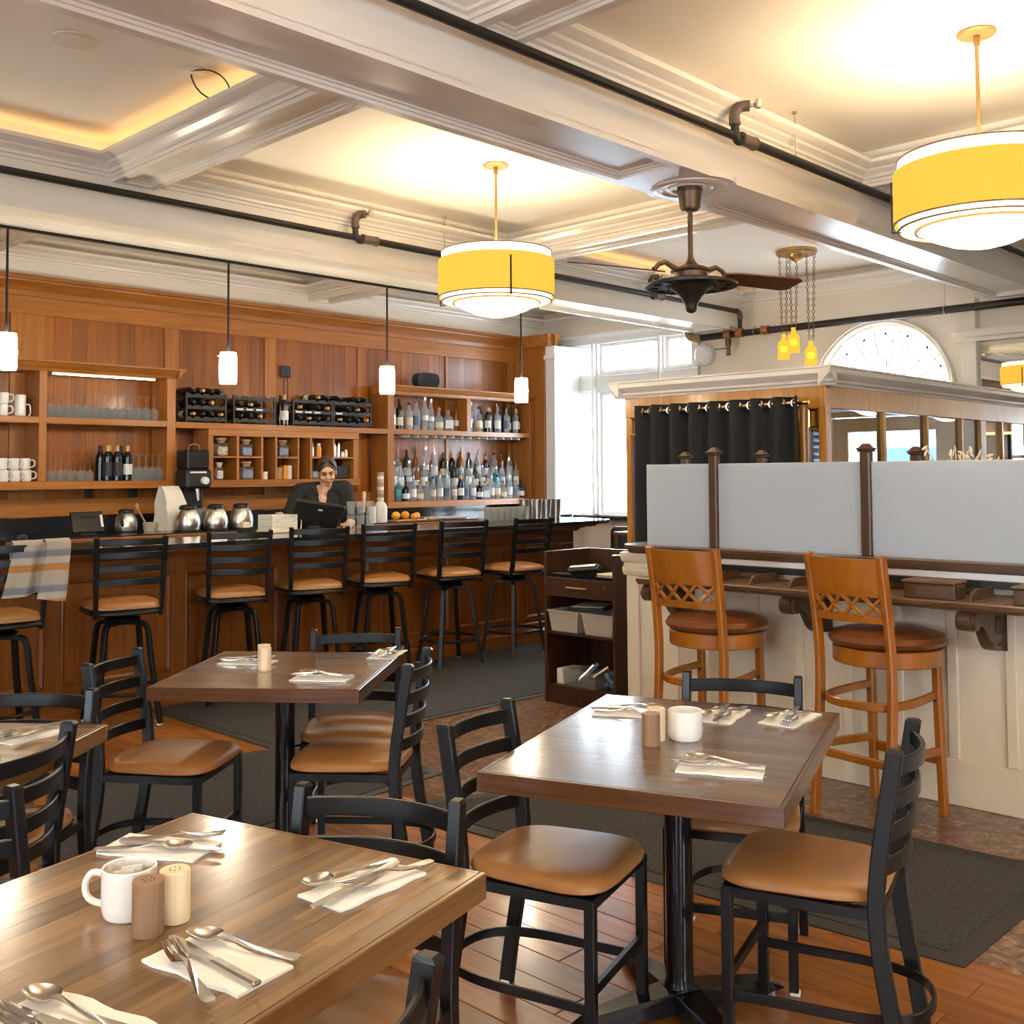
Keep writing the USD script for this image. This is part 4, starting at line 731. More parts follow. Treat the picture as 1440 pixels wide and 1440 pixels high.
# ================================================================= floor mats
def mat_(label, poly, border=.055, mat='carpet'):
    t = thing('floor_mat', label, 'floor mat'); p = Polygon(poly)
    obj('pile', prism(p.buffer(-border, join_style=2), .007, .0015), mat, t); obj('rubber_border', prism(p.difference(p.buffer(-border-.001, join_style=2)), .004, .001), 'rubber', t)
mat_('dark grey ribbed floor mat in the right foreground by the wooden stools', [(-3.86, 3.06), (-1.31, 3.29), (-1.30, 4.34), (-3.30, 4.20)], .075)
mat_('long dark grey runner mat in front of the bar stools', [(-6.50, 3.30), (-4.98, 3.30), (-4.88, 6.9), (-6.50, 6.9)])
mat_('dark grey mat under the square table in the middle', [(-5.35, 2.20), (-3.86, 1.55), (-4.02, 3.62), (-4.96, 3.74)])
mat_('dark grey mat behind the left table', [(-5.6, .3), (-3.9, .3), (-3.84, 1.50), (-5.40, 2.16)])
mat_('small dark mat by the host stand', [(-5.90, 6.95), (-4.95, 6.95), (-4.95, 7.9), (-5.90, 7.9)])

# ================================================================= ladder-back dining chairs (front towards +y)
def post_path(s):
    return spline([(s*.186, -.255, 0), (s*.186, -.235, .14), (s*.185, -.205, .32), (s*.184, -.195, .46), (s*.183, -.212, .62), (s*.182, -.245, .826)], 18)
def slat(z, y, w=.366, h=.042, bulge=.05, n=11):
    xs = np.linspace(-w/2, w/2, n); return sweep([(x, y-bulge*(1-(2*x/w)**2), z) for x in xs], rect(.011, h, .003))
def seat_cushion(w=.42, d=.415, z0=.445, z1=.492, back=.86):
    out = []
    for a in np.arange(48)*2*PI/48:
        c, s = math.cos(a), math.sin(a); e = 2/4.2; x = abs(c)**e*math.copysign(w/2, c); y = abs(s)**e*math.copysign(d/2, s)
        out.append((x*(back+(1-back)*(y+d/2)/d), y))
    o = V(out); rings = [np.c_[o*k, np.full(48, z)] for k, z in ((.02, z0), (.95, z0), (1.0, z0+.008), (1.0, z0+.018), (.965, z0+.032), (.85, z0+.042), (.6, z1-.003), (.3, z1), (.02, z1))]
    return grid(rings)
def build_chair(label, loc, rz):
    t = thing('dining_chair', label, 'chair', loc, rz)
    obj('seat', seat_cushion(), 'tan_vinyl', t, 40)
    for s in (-1, 1):
        obj('back_post', sweep(post_path(s), rect(.027, .040, .003), (0, 1, 0)), 'black_metal', t, 30)
        obj('post_cap', hull([(s*.182+a, -.245+b, z) for a, b, z in ((-.014, -.020, .825), (.014, -.020, .825), (-.014, .020, .825), (.014, .020, .825), (-.010, -.012, .833), (.010, -.012, .833), (-.010, .012, .833), (.010, .012, .833))]), 'black_metal', t)
        obj('front_leg', bx(s*.180-.0135, s*.180+.0135, .160, .187, .008, .44, .002), 'black_metal', t)
        for y in (.1735, -.254): obj('glide', bx(s*.183-.0145, s*.183+.0145, y-.0145, y+.0145, 0, .010, .002), 'white_plastic', t)
    for z, y in ((.785, -.236), (.704, -.224), (.623, -.211), (.542, -.201)): obj('slat', slat(z, y), 'black_metal', t, 30)
    obj('seat_frame', cat([bx(-.18, .18, .160, .186, .418, .444), bx(-.17, .17, -.205, -.180, .418, .444), bx(-.193, -.167, -.20, .18, .418, .444), bx(.167, .193, -.20, .18, .418, .444)]), 'black_metal', t)
    obj('stretcher', sweep(spline([(-.172, .165, .165), (-.168, .0, .168), (-.160, -.16, .17), (-.115, -.262, .17), (0, -.302, .17), (.115, -.262, .17), (.160, -.16, .17), (.168, .0, .168), (.172, .165, .165)], 30), rect(.010, .026, .002)), 'black_metal', t, 30)
    obj('front_stretcher', bx(-.17, .17, .166, .180, .20, .225), 'black_metal', t)
    return t
def at_back(bx_, by_, deg, d=.232): a = math.radians(deg); return (bx_+d*math.cos(a), by_+d*math.sin(a), 0), a-PI/2
chairs = [(-3.87, 1.84, 36, 'black ladder back chair at the left corner of the middle table'), (-3.74, 2.86, 319, 'black ladder back chair behind the middle table, its back against the bar side'),
          (-3.03, 2.59, 218, 'black ladder back chair seen from behind at the right of the middle table'), (-2.18, 2.11, 17, 'black ladder back chair at the left side of the right table'),
          (-1.94, 3.08, 296, 'black ladder back chair on the far side of the right table'), (-1.21, 2.66, 197, 'black ladder back chair at the right side of the right table, seen from behind'),
          (-1.79, 1.42, 294, 'black ladder back chair on the far side of the front table'), (-1.10, .82, 197, 'black ladder back chair cut by the bottom edge, at the right of the front table'),
          (-2.83, 1.11, 218, 'black ladder back chair in the left foreground, seen from behind at the left table'), (-3.46, 1.38, 308, 'black ladder back chair on the far side of the left table'), (-2.36, .74, 12, 'black ladder back chair cut by the left edge, beside the front table')]
c0 = None
for x, y, a, l in chairs:
    loc, rz = at_back(x, y, a)
    c0 = build_chair(l, loc, rz) if c0 is None else dup(c0, l, loc, rz)

# ================================================================= swivel bar stools
def build_stool(label, loc, rz):
    t = thing('bar_stool', label, 'bar stool', loc, rz, None)
    obj('seat', seat_cushion(.465, .46, .705, .765, .9), 'tan_vinyl', t, 40)
    o = seat_cushion(.475, .47, .675, .712, .9); obj('seat_pan', o, 'black_metal', t, 40)
    obj('swivel', lathe([(.001, .62), (.10, .62), (.11, .635), (.085, .65), (.13, .668), (.13, .68), (.001, .68)], 24), 'black_metal', t, 30)
    for s in (-1, 1):
        obj('back_post', sweep(spline([(s*.188, -.16, .665), (s*.19, -.185, .74), (s*.192, -.205, .86), (s*.200, -.25, 1.145)], 12), rect(.025, .038, .003), (0, 1, 0)), 'black_metal', t, 30)
    for z, y in ((1.115, -.247), (1.035, -.234), (.955, -.221), (.877, -.208)): obj('slat', slat(z, y, .39, .040, .035), 'black_metal', t, 30)
    obj('leg_plate', cat([mv(bx(-.14, .14, -.02, .02, .60, .622), rz=PI/4), mv(bx(-.14, .14, -.02, .02, .60, .622), rz=-PI/4)]), 'black_metal', t)
    for k in range(4):
        a = PI/4+k*PI/2; obj('leg', mv(sweep(V([(.13, 0, .612), (.155, 0, .606), (.170, 0, .588), (.180, 0, .56), (.200, 0, .40), (.232, 0, .20), (.265, 0, .008)]), rect(.026, .034, .003), (0, 1, 0)), rz=a), 'black_metal', t, 30)
        obj('glide', mv(cyl((.26, 0, 0), (.26, 0, .012), .018, 10), rz=a), 'white_plastic', t)
    obj('foot_ring', trimesh.creation.torus(.225, .011, major_sections=40, minor_sections=8).apply_translation([0, 0, .205]), 'black_metal', t, 40)
    return t
s0 = None
for x, y, a, w in ((-6.24, 2.27, 174, 'leftmost, with the towels on its back'), (-6.30, 3.03, 166, 'second from the left'), (-6.36, 3.83, 160, 'third from the left, in front of the carafes'), (-6.36, 4.46, 160, 'fourth from the left, in front of the till'),
                   (-6.37, 5.10, 158, 'fifth from the left, in front of the tumblers'), (-6.31, 5.76, 166, 'sixth from the left, next to last'), (-6.24, 6.42, 178, 'furthest right, before the shaker tins')):
    l = 'black bar stool, tan seat, ' + w; a = math.radians(a)
    s0 = build_stool(l, (x, y, 0), a-PI/2) if s0 is None else dup(s0, l, (x, y, 0), a-PI/2)
# towels over the leftmost stool
def towel(label, loc, rz, w, front, back, seed):
    path = [(.0, -.018, -back), (0, -.022, -.05), (0, -.012, .006), (0, .004, .014), (0, .022, .004), (0, .034, -.06), (0, .05, -front*.6), (0, .06, -front)]
    pth = spline(path, 34); xs = np.linspace(-w/2, w/2, 22); g = []
    for i, p in enumerate(pth):
        drop = max(0, i/33-.5)*2; row = []
        for x in xs: row.append((x*(1+.15*drop) + .05*drop, p[1]*1.0+(.014*math.sin(x*38+seed)+.010*math.sin(x*71+seed*2))*min(1, abs(p[2])*9), p[2]-.03*drop*math.sin(x*9+seed)))
        g.append(row)
    g = V(g); n = V([0, .007, 0]); v = np.concatenate([g.reshape(-1, 3), (g+n).reshape(-1, 3)]); N, K = g.shape[:2]; f = []
    for i in range(N-1):
        for j in range(K-1):
            a, b, c, d = i*K+j, i*K+j+1, (i+1)*K+j+1, (i+1)*K+j; M = N*K; f += [(a, b, c), (a, c, d), (M+a, M+c, M+b), (M+a, M+d, M+c)]
    for i in range(N-1):
        for j in (0, K-1): a, d = i*K+j, (i+1)*K+j; f += [(a, d, N*K+d), (a, N*K+d, N*K+a)]
    return data(obj('towel', tm(v, f), 'towel', None, 60), label=label, category='towel'), loc, rz
for lab, loc, rz, w, fr_, bk, sd in (('striped grey and ochre bar towel on the leftmost stool, the left one', (-5.99, 2.345, 1.145), -PI/2-.04, .19, .26, .10, 1.), ('striped grey and ochre bar towel on the leftmost stool, the right longer one', (-5.955, 2.475, 1.150), -PI/2+.12, .14, .30, .12, 2.3)):
    p, lo, r = towel(lab, loc, rz, w, fr_, bk, sd); UsdGeom.Xformable(p).AddTransformOp().Set(mat4(lo, r))

# ================================================================= butcher-block tables
def table(label, cx_, cy_, deg, L, W, seed, mt='stave_x', me='stave_edge'):
    """L along the staves (local x), W across."""
    t = thing('dining_table', label, 'table', (cx_, cy_, 0), math.radians(deg)); rr = random.Random(seed); y = -W/2; sw = W/round(W/.043)
    obj('core', bx(-L/2+.004, L/2-.004, -W/2+.004, W/2-.004, .704, .742), 'stave_edge', t)
    for s in (-1, 1):
        y0, y1 = sorted((s*W/2, s*(W/2+.012))); obj('edge_board', bx(-L/2-.012, L/2+.012, y0, y1, .7005, .7497, .002), me, t)
        x0, x1 = sorted((s*L/2, s*(L/2+.012))); obj('edge_board', bx(x0, x1, -W/2, W/2, .7005, .7497, .002), me, t)
    while y < W/2-.01:
        x = -L/2
        while x < L/2-1e-6:
            e = x+rr.uniform(.22, .52)
            if e > L/2-.12: e = L/2
            edge = y < -W/2+.001 or y+sw > W/2-.001
            obj('stave', bx(x, e, y, y+sw, .735, .75+rr.uniform(-.00012, .0001), .0004), mt, t); x = e
        y += sw
    obj('column', lathe([(.001, .045), (.050, .045), (.044, .07), (.038, .10), (.038, .66), (.06, .68), (.06, .70), (.001, .70)], 24), 'black_gloss', t, 40)
    obj('top_plate', cat([mv(bx(-.25, .25, -.025, .025, .675, .701), rz=a) for a in (PI/4, -PI/4)]), 'black_metal', t)
    for k in range(4):
        arm = hull([(0, -.045, .012), (0, .045, .012), (0, -.045, .075), (0, .045, .075), (.30, -.028, .012), (.30, .028, .012), (.27, -.022, .045), (.27, .022, .045), (.335, -.02, .012), (.335, .02, .012)])
        obj('foot', mv(arm, rz=PI/4+k*PI/2), 'black_gloss', t); obj('glide', mv(cyl((.30, 0, 0), (.30, 0, .013), .022, 12), rz=PI/4+k*PI/2), 'steel', t)
    return t
table('big butcher block table in the left foreground', -1.690, .810, 105, 1.04, .74, 1)
table('butcher block table at the right on a black column', -1.785, 2.495, 20.5, .742, 1.0, 2, 'stave_dark', 'edge_dark')
table('square butcher block table in the middle, set at an angle', -3.555, 2.375, 39, .75, .76, 3, 'stave_dark', 'edge_dark')
table('butcher block table at the left edge, mostly cut off', -3.215, .93, 39, .75, .76, 4, 'stave_x', 'stave_edge')

# ================================================================= wooden bar stools with lattice backs (front towards +y)
def build_wood_stool(label, loc, rz):
    t = thing('wooden_bar_stool', label, 'bar stool', loc, rz)
    obj('seat', lathe([(.001, .735), (.225, .735), (.245, .748), (.253, .765), (.24, .788), (.19, .803), (.09, .812), (.001, .814)], 40).apply_translation([0, .045, 0]), 'brown_vinyl', t, 40)
    obj('apron', sweep([(.222*math.cos(a), .045+.222*math.sin(a), .697) for a in np.linspace(0, 2*PI, 40, endpoint=False)], rect(.024, .072, .005), closed=True), 'stool_wood', t, 40)
    for s in (-1, 1):
        obj('back_post', sweep(spline([(s*.190, -.235, 0), (s*.185, -.205, .35), (s*.183, -.19, .66), (s*.183, -.205, .84), (s*.186, -.255, 1.145)], 18), rect(.030, .046, .006), (0, 1, 0)), 'stool_wood', t, 30)
        obj('front_leg', sweep([(s*.168, .155, .70), (s*.170, .165, .4), (s*.175, .18, 0)], rect(.036, .036, .006), (0, 1, 0)), 'stool_wood', t)
        obj('side_stretcher', sweep([(s*.184, -.20, .30), (s*.172, .16, .28)], rect(.022, .036, .004)), 'stool_wood', t)
        obj('bolt', cyl((s*.168, .14, .505), (s*.168, .132, .505), .009, 8), 'black_plastic', t)
    yb = lambda z: -.205-(z-.84)*.164
    def curved(z0, z1, bul=.045, n=15, th=.018, w=.366):
        xs = np.linspace(-w/2, w/2, n); lo, hi = [(x, yb(z0)-bul*(1-(2*x/w)**2), z0) for x in xs], [(x, yb(z1)-bul*(1-(2*x/w)**2), z1) for x in xs]
        rings = [[V(a)+[0, -th/2, 0], V(a)+[0, th/2, 0], V(b)+[0, th/2, 0], V(b)+[0, -th/2, 0]] for a, b in zip(lo, hi)]; return grid(rings)
    obj('back_panel', curved(.985, 1.135), 'stool_wood', t, 30); obj('lattice_rail', curved(.862, .895), 'stool_wood', t, 30); obj('lattice_rail', curved(.975, .990), 'stool_wood', t, 30)
    lt = []
    for k in range(4):
        for sgn in (1, -1):
            pts = []
            for q in np.linspace(0, 1, 7):
                z = .888+q*.094; x = -.180+.090*k+q*.090 if sgn > 0 else -.180+.090*k+.090-q*.090
                if abs(x) <= .181: pts.append((x, yb(z)-.045*(1-(2*x/.366)**2), z))
            if len(pts) > 2: lt.append(sweep(pts, rect(.014, .016, .002), (0, 1, 0)))
    obj('lattice', cat(lt), 'stool_wood', t)
    obj('curved_stretcher', sweep(spline([(-.165, .15, .525), (-.185, -.05, .515), (-.15, -.19, .51), (0, -.245, .51), (.15, -.19, .51), (.185, -.05, .515), (.165, .15, .525)], 30), rect(.016, .036, .004)), 'stool_wood', t, 30)
    obj('rear_stretcher', bx(-.18, .18, -.216, -.196, .255, .29, .004), 'stool_wood', t); obj('front_stretcher', bx(-.165, .165, .16, .182, .22, .262, .004), 'stool_wood', t)
    return t
w0 = build_wood_stool('honey wood bar stool with a lattice back at the half wall, the left one', (-2.965, 4.45, 0), .02)
dup(w0, 'honey wood bar stool with a lattice back at the half wall, the right one', (-2.135, 4.53, 0), -.17)
# ================================================================= the half wall with frosted screens
hw = thing('half_wall', 'cream panelled half wall with a dark wooden cap and pigeonhole tray', 'half wall')
HX0, HX1, HY0, HY1 = -3.80, 1.2, 4.87, 5.66
obj('body', bx(HX0, HX1, HY0, HY1, 0, 1.052), 'cream_enamel', hw)
obj('base_board', bx(HX0-.012, HX1, HY0-.016, HY0, 0, .205, .004), 'cream_enamel', hw)
k = 0; x = -3.62
for x in np.arange(-3.485, HX1, .255): obj('batten', bx(x-.026, x+.026, HY0-.016, HY0, .205, .92, .006), 'cream_enamel', hw)
obj('corner_stile', bx(HX0-.012, HX0+.075, HY0-.018, HY0, .205, .92, .006), 'cream_enamel', hw)
obj('end_moulding', cat([along_x(V([(0, .92), (.018, .92), (.03, .945), (.03, .965), (.016, .975), (.016, .99), (.035, 1.0), (.05, 1.03), (.05, 1.052), (0, 1.052)]), HY0, HX0-.03, -3.28)]), 'cream_enamel', hw, 20)
obj('back_board', bx(-3.28, HX1, HY0-.014, HY0, .92, 1.052), 'cream_enamel', hw)
capo = union_all([sbox(HX0-.06, HY0-.10, HX1, HY1+.05).buffer(-.2).buffer(.2, 16), sbox(-3.0, HY0-.10, HX1, HY1+.05)])
obj('cap', cat([prism(capo, .018, 1.078), prism(capo.buffer(-.012), .012, 1.066), prism(capo.buffer(-.02), .014, 1.052)]), 'walnut_rail', hw)
obj('white_strip', bx(-3.28, HX1, HY0-.07, HY0-.012, 1.022, 1.052), 'white_trim', hw)
obj('dark_strip', bx(-3.28, HX1, HY0-.10, HY0-.012, .99, 1.021), 'black_plastic', hw)
TY0 = 4.435
obj('tray', cat([bx(-3.40, HX1, TY0+.012, HY0, .945, .958), along_x(V([(0, .925), (.006, .925), (.012, .935), (.02, .94), (.022, .955), (.012, .962), (0, .962)]), TY0+.02, -3.42, HX1), bx(-3.42, HX1, TY0+.02, TY0+.06, .925, .948)]), 'walnut_rail', hw)
for x in (-3.25, -3.02, -2.80, -2.585, -2.47, -2.02, -1.745, -1.50, -1.25, -1.0, -.7, -.4): obj('pigeonhole_divider', up_to(mv(prism(Polygon([(4.52, .958), (4.54, .985), (4.57, 1.0), (4.77, 1.0), (4.77, .958)]), .012)), 'x+').apply_translation([x, 0, 0]), 'walnut_post', hw)
for x in (-2.36, -1.905, -1.45):
    bxm = obj('letter_box', bx(x-.11, x+.11, 4.50, 4.62, .958, 1.022, .003), 'walnut_post', hw); obj('box_lid', bx(x-.116, x+.116, 4.485, 4.63, 1.022, 1.036, .005), 'walnut_rail', bxm); obj('box_panel', bx(x-.092, x+.092, 4.496, 4.501, .970, 1.012), 'walnut_rail', bxm)
def corbel(x):
    o = spline([(0, 0), (-.335, 0), (-.385, -.015), (-.395, -.05), (-.375, -.082), (-.335, -.082), (-.31, -.06), (-.285, -.05), (-.25, -.062), (-.21, -.10), (-.175, -.145), (-.13, -.185), (-.08, -.20), (-.03, -.20), (0, -.2)], 60)
    body = mv(up_to(prism(Polygon(o), .05), 'x+'), (x-.025, HY0-.016, .924))
    p = obj('corbel', body, 'walnut_post', hw)
    obj('roll', cyl((x-.04, HY0-.36, .875), (x+.04, HY0-.36, .875), .036, 18), 'walnut_post', p, 40)
    obj('scroll', cat([tube([(x+.027, HY0-.085+(.012+.007*a)*math.cos(a)*.9, .845+(.012+.0085*a)*math.sin(a)) for a in np.linspace(0, 4.3*PI/2, 30)], .004, 5), tube(spline([(x+.027, HY0-.33, .862), (x+.027, HY0-.27, .85), (x+.027, HY0-.20, .79), (x+.027, HY0-.13, .745), (x+.027, HY0-.06, .75)], 14), .006, 5)]), 'walnut_rail', p)
    obj('wall_plate', bx(x-.035, x+.035, HY0-.02, HY0-.015, .715, .925), 'walnut_rail', p)
for x in (-3.38, -2.57, -1.745, -.9): corbel(x)
def screen_post(x, y, ztop):
    p = obj('screen_post', bx(x-.025, x+.025, y-.025, y+.025, 1.094, ztop, .006), 'walnut_post', hw)
    obj('post_cap', cat([bx(x-.033, x+.033, y-.033, y+.033, ztop-.002, ztop+.010, .004), bx(x-.038, x+.038, y-.038, y+.038, ztop+.010, ztop+.018, .004), hull([(x+a*.028, y+b*.028, ztop+.018) for a in (-1, 1) for b in (-1, 1)]+[(x+a*.012, y+b*.012, ztop+.040) for a in (-1, 1) for b in (-1, 1)])]), 'walnut_post', p)
PY = 4.90
for x in (-3.235, -2.365, -1.495, -.625): screen_post(x, PY, 1.60)
for x in (-3.875, -3.33, -2.4): screen_post(x, 5.55, 1.595)
for x0, x1 in ((-3.69, -3.262), (-3.208, -2.392), (-2.338, -1.522), (-1.468, -.652), (-.598, .3)): obj('frosted_panel', bx(x0, x1, PY-.006, PY+.006, 1.094, 1.552, .002), 'frosted', hw)
# dried cream flowers on the half wall
fl_ = thing('flower_arrangement', 'cream dried leaves in a low pot showing above the frosted screens', 'flowers', (-2.17, 5.50, 1.097))
obj('pot', lathe([(.001, 0), (.06, 0), (.08, .12), (.085, .30), (.078, .30), (.07, .02), (.001, .02)], 24), 'ceramic', fl_, 40); r4 = random.Random(4); lv = []
for i in range(26):
    a, rr_, h_ = r4.uniform(0, 2*PI), r4.uniform(.03, .20), r4.uniform(.36, .545); tip = V([rr_*math.cos(a), rr_*math.sin(a), h_]); obj('stem', tube(spline([(0, 0, .2), tip*[.5, .5, .75], tip], 8), .003, 5), 'leaf_cream', fl_)
    for k in range(6):
        q = tip*(1-.05*k)+V([r4.uniform(-.012, .012), r4.uniform(-.012, .012), 0]); leaf = ball((0, 0, 0), 1, 1, (.021, .003, .0075)); obj('leaf', mv(leaf, q, rz=r4.uniform(0, 6), ry=r4.uniform(-1.4, -.2)), 'leaf_cream', fl_)

# ================================================================= host stand
h = thing('host_stand', 'dark brown open cabinet on the floor left of the half wall', 'cabinet', (-4.80, 5.23, 0))
W_, D_, H_ = .60, .46, .985; t_ = .02
for x0 in (0, W_-t_): obj('side_panel', bx(x0, x0+t_, 0, D_, 0, H_, .002), 'espresso', h)
obj('back_panel', bx(t_, W_-t_, D_-t_, D_, 0, H_, .002), 'espresso', h)
obj('edge_strip', cat([bx(-.001, t_+.001, 0, D_, H_, H_+.004), bx(W_-t_-.001, W_+.001, 0, D_, H_, H_+.004), bx(0, W_, D_-t_, D_, H_, H_+.004)]), 'steel', h)
for z in (.10, .45): obj('shelf', bx(t_, W_-t_, .01, D_-t_, z, z+.018), 'espresso', h)
obj('top_deck', bx(t_, W_-t_, .005, D_-t_, .825, .845), 'black_gloss', h); obj('plinth', bx(t_, W_-t_, .01, .03, 0, .10), 'espresso', h)
dr = obj('drawer', bx(t_+.003, W_-t_-.003, .0, .30, .70, .822, .002), 'espresso', h); obj('handle', cat([cyl((.22, -.03, .765), (.38, -.03, .765), .007, 10), cyl((.235, -.03, .765), (.235, .0, .765), .005, 8), cyl((.365, -.03, .765), (.365, 0, .765), .005, 8)]), 'gold_trim', dr); obj('lock', cyl((.52, -.006, .78), (.52, .0, .78), .014, 16), 'steel', dr)
def bin_(label, x, y, z):
    t = thing('plastic_bin', label, 'bin', (x, y, z)); R = [sbox(-w/2, 0, w/2, d).buffer(.0) for w, d in ((.22, .27), (.262, .30))]
    rings = [[(-.11, .01, 0), (.11, .01, 0), (.11, .27, 0), (-.11, .27, 0)], [(-.131, -.005, .135), (.131, -.005, .135), (.131, .285, .135), (-.131, .285, .135)], [(-.127, 0, .135), (.127, 0, .135), (.127, .28, .135), (-.127, .28, .135)], [(-.107, .013, .004), (.107, .013, .004), (.107, .267, .004), (-.107, .267, .004)]]
    obj('tub', grid(rings), 'grey_plastic', t); obj('rim', ring([(0, .128), (-.006, .130), (-.006, .138), (.004, .138)], -.131, .131, -.005, .285), 'grey_plastic', t)
bin_('beige plastic bin on the middle shelf of the host stand, left one', -4.645, 5.245, .4685); bin_('beige plastic bin on the middle shelf of the host stand, right one', -4.355, 5.245, .4685)
single('menu_folder', mv(bx(-.13, .13, -.16, .16, 0, .018, .003), (-4.56, 5.45, .612), .35), 'black_plastic', 'dark menu folder lying across the beige bins', 'folder')
single('paper_sheet', mv(bx(-.11, .11, -.14, .14, 0, .003), (-4.56, 5.45, .631), .35), 'paper', 'pale sheet lying on the dark menu folder', 'paper')
ct = thing('clear_tub', 'clear plastic tub of dark tools on the bottom shelf of the host stand', 'tub', (-4.53, 5.34, .1185)); obj('tub', grid([[(-.13, -.07, 0), (.13, -.07, 0), (.13, .07, 0), (-.13, .07, 0)], [(-.145, -.085, .11), (.145, -.085, .11), (.145, .085, .11), (-.145, .085, .11)], [(-.14, -.08, .11), (.14, -.08, .11), (.14, .08, .11), (-.14, .08, .11)], [(-.126, -.066, .004), (.126, -.066, .004), (.126, .066, .004), (-.126, .066, .004)]]), 'drink_glass', ct)
for i in range(5): obj('tool', cyl((-.08+.04*i, -.03, .03+.01*i), (-.02+.04*i, .05, .12+.012*(i % 3)), .014, 8), ['black_plastic', 'steel', 'label_blue'][i % 3], ct)
single('paper_stack', bx(-4.74, -4.68, 5.28, 5.45, .1185, .22, .006), 'paper', 'upright pale paper packet on the bottom shelf of the host stand', 'paper')
single('cable_bundle', tube(spline([(-4.36, 5.32, .135), (-4.30, 5.42, .20), (-4.26, 5.34, .15), (-4.33, 5.30, .22), (-4.28, 5.42, .16), (-4.36, 5.44, .21), (-4.30, 5.32, .135)], 50), .016, 8), 'label_blue', 'dark blue bundle of cables beside the clear tub', 'cables', None, 40)
dv = thing('card_terminal', 'silver and black hand held device on the host stand deck', 'device', (-4.55, 5.36, .8455), .45); obj('body', mv(bx(-.12, .12, -.045, .045, 0, .045, .018), ry=-.08, loc=(0, 0, .008)), 'black_plastic', dv); obj('wrap', mv(bx(-.10, .09, -.043, .043, .04, .06, .018), ry=-.08), 'steel', dv)
single('note_pad', mv(bx(-.08, .08, -.11, .11, 0, .012, .003), (-4.33, 5.42, .8455), -.1), 'paper', 'cream note pad beside the hand held device', 'note pad')
single('order_cards', mv(bx(-.07, .07, -.09, .09, 0, .006), (-4.70, 5.36, .8455), .2), 'steel', 'flat dark cards left of the hand held device', 'cards')
for i, x in enumerate((-4.53, -4.45, -4.31)): single('sticky_note', bx(x-.03, x+.03, 5.664, 5.669, .93, .955 if i < 2 else .972), 'label_cream', f'cream paper note stuck inside the back of the host stand, {ORD[i]} from the left', 'note', 'notes in the host stand')

# ================================================================= entrance vestibule with the curtain
v_ = thing('entrance_vestibule', 'glazed brass coloured wooden vestibule with a cream cornice', 'vestibule')
VX0, VX1, VY0, VY1 = -5.14, -3.45, 6.56, 9.38
def post(x0, x1, y0, y1, z0=0, z1=2.07, m='brass_wood', n='post'): return obj(n, bx(x0, x1, y0, y1, z0, z1, .006), m, v_)
for x0, x1 in ((-5.14, -5.09), (-5.01, -4.97), (-3.66, -3.575), (-3.50, -3.44)): post(x0, x1, 6.56, 6.63)
for x in (-4.985, -3.615): obj('half_column', lathe([(.030, .0), (.030, 1.95), (.036, 1.955), (.036, 1.97), (.001, 1.97)], 16).apply_translation([x, 6.565, 0]), 'brass_wood', v_, 40)
for y0, y1 in ((7.44, 7.485), (8.19, 8.235), (8.88, 8.93), (9.30, 9.38)): post(VX1-.06, VX1, y0, y1)
for y0, y1 in ((7.44, 7.485), (8.19, 8.235), (9.30, 9.38)): post(VX0, VX0+.06, y0, y1)
for x0, x1, y0, y1 in ((VX0, VX1, 6.56, 6.63), (VX1-.06, VX1, 6.60, VY1), (VX0, VX0+.06, 6.60, VY1)):
    obj('frieze', bx(x0-.004, x1+.004, y0-.004, y1, 1.935, 2.09, .004), 'brass_wood', v_)
    obj('sill', bx(x0, x1, y0, y1, .0, .75, .004) if x1-x0 < .5 else bx(VX0, -4.97, y0, y1, 0, .75), 'brass_wood', v_)
obj('sill', bx(-3.66, VX1, 6.56, 6.63, 0, .75), 'brass_wood', v_)
for x0, x1 in ((-5.085, -5.015), (-3.57, -3.505)): obj('small_panel', up_to(ring([(0, 0), (0, .014), (.012, .01), (.016, 0)], x0, x1, 1.80, 1.93), 'y-').apply_translation([0, 6.562, 0]), 'brass', v_); obj('panel_field', bx(x0, x1, 6.57, 6.60, 1.79, 1.935), 'brass_wood', v_)
for x0, x1 in ((-5.09, -5.01), (-3.575, -3.50)): obj('side_light', bx(x0, x1, 6.59, 6.596, .75, 1.80), 'door_glass', v_)
for y0, y1 in ((6.63, 7.44), (7.485, 8.19), (8.235, 8.88), (8.93, 9.30)):
    obj('glass_pane', bx(VX1-.034, VX1-.028, y0, y1, .75, 1.935), 'door_glass', v_)
obj('inner_wall', bx(VX0+.02, VX0+.04, 6.63, 9.30, .75, 1.935), 'walnut_post', v_)
cpr = V([(0, 2.085), (.012, 2.085), (.018, 2.10), (.035, 2.108), (.04, 2.125), (.075, 2.155), (.085, 2.165), (.085, 2.195), (.095, 2.20), (.095, 2.212), (0, 2.212)])
obj('cornice', cat([along_x(cpr, VY0, VX0-.09, VX1+.09), along_y(cpr, VX1, VY0-.09, VY1), along_y(cpr, VX0, VY0-.09, VY1, -1), bx(VX0, VX1, VY0, VY1, 2.07, 2.20)]), 'trim_paint', v_, 20)
obj('frieze_light', bx(-4.7, -3.9, 6.70, 6.72, 1.90, 1.93), 'cove_strip', v_)
dd = holder('door_1', 'street door with a tall glass pane inside the vestibule')
obj('door_frame', up_to(prism(sbox(-4.98, .02, -3.66, 2.10).difference(sbox(-4.90, .02, -3.74, 2.02)), .12), 'y-').apply_translation([0, 9.52, 0]), 'brass_wood', dd)
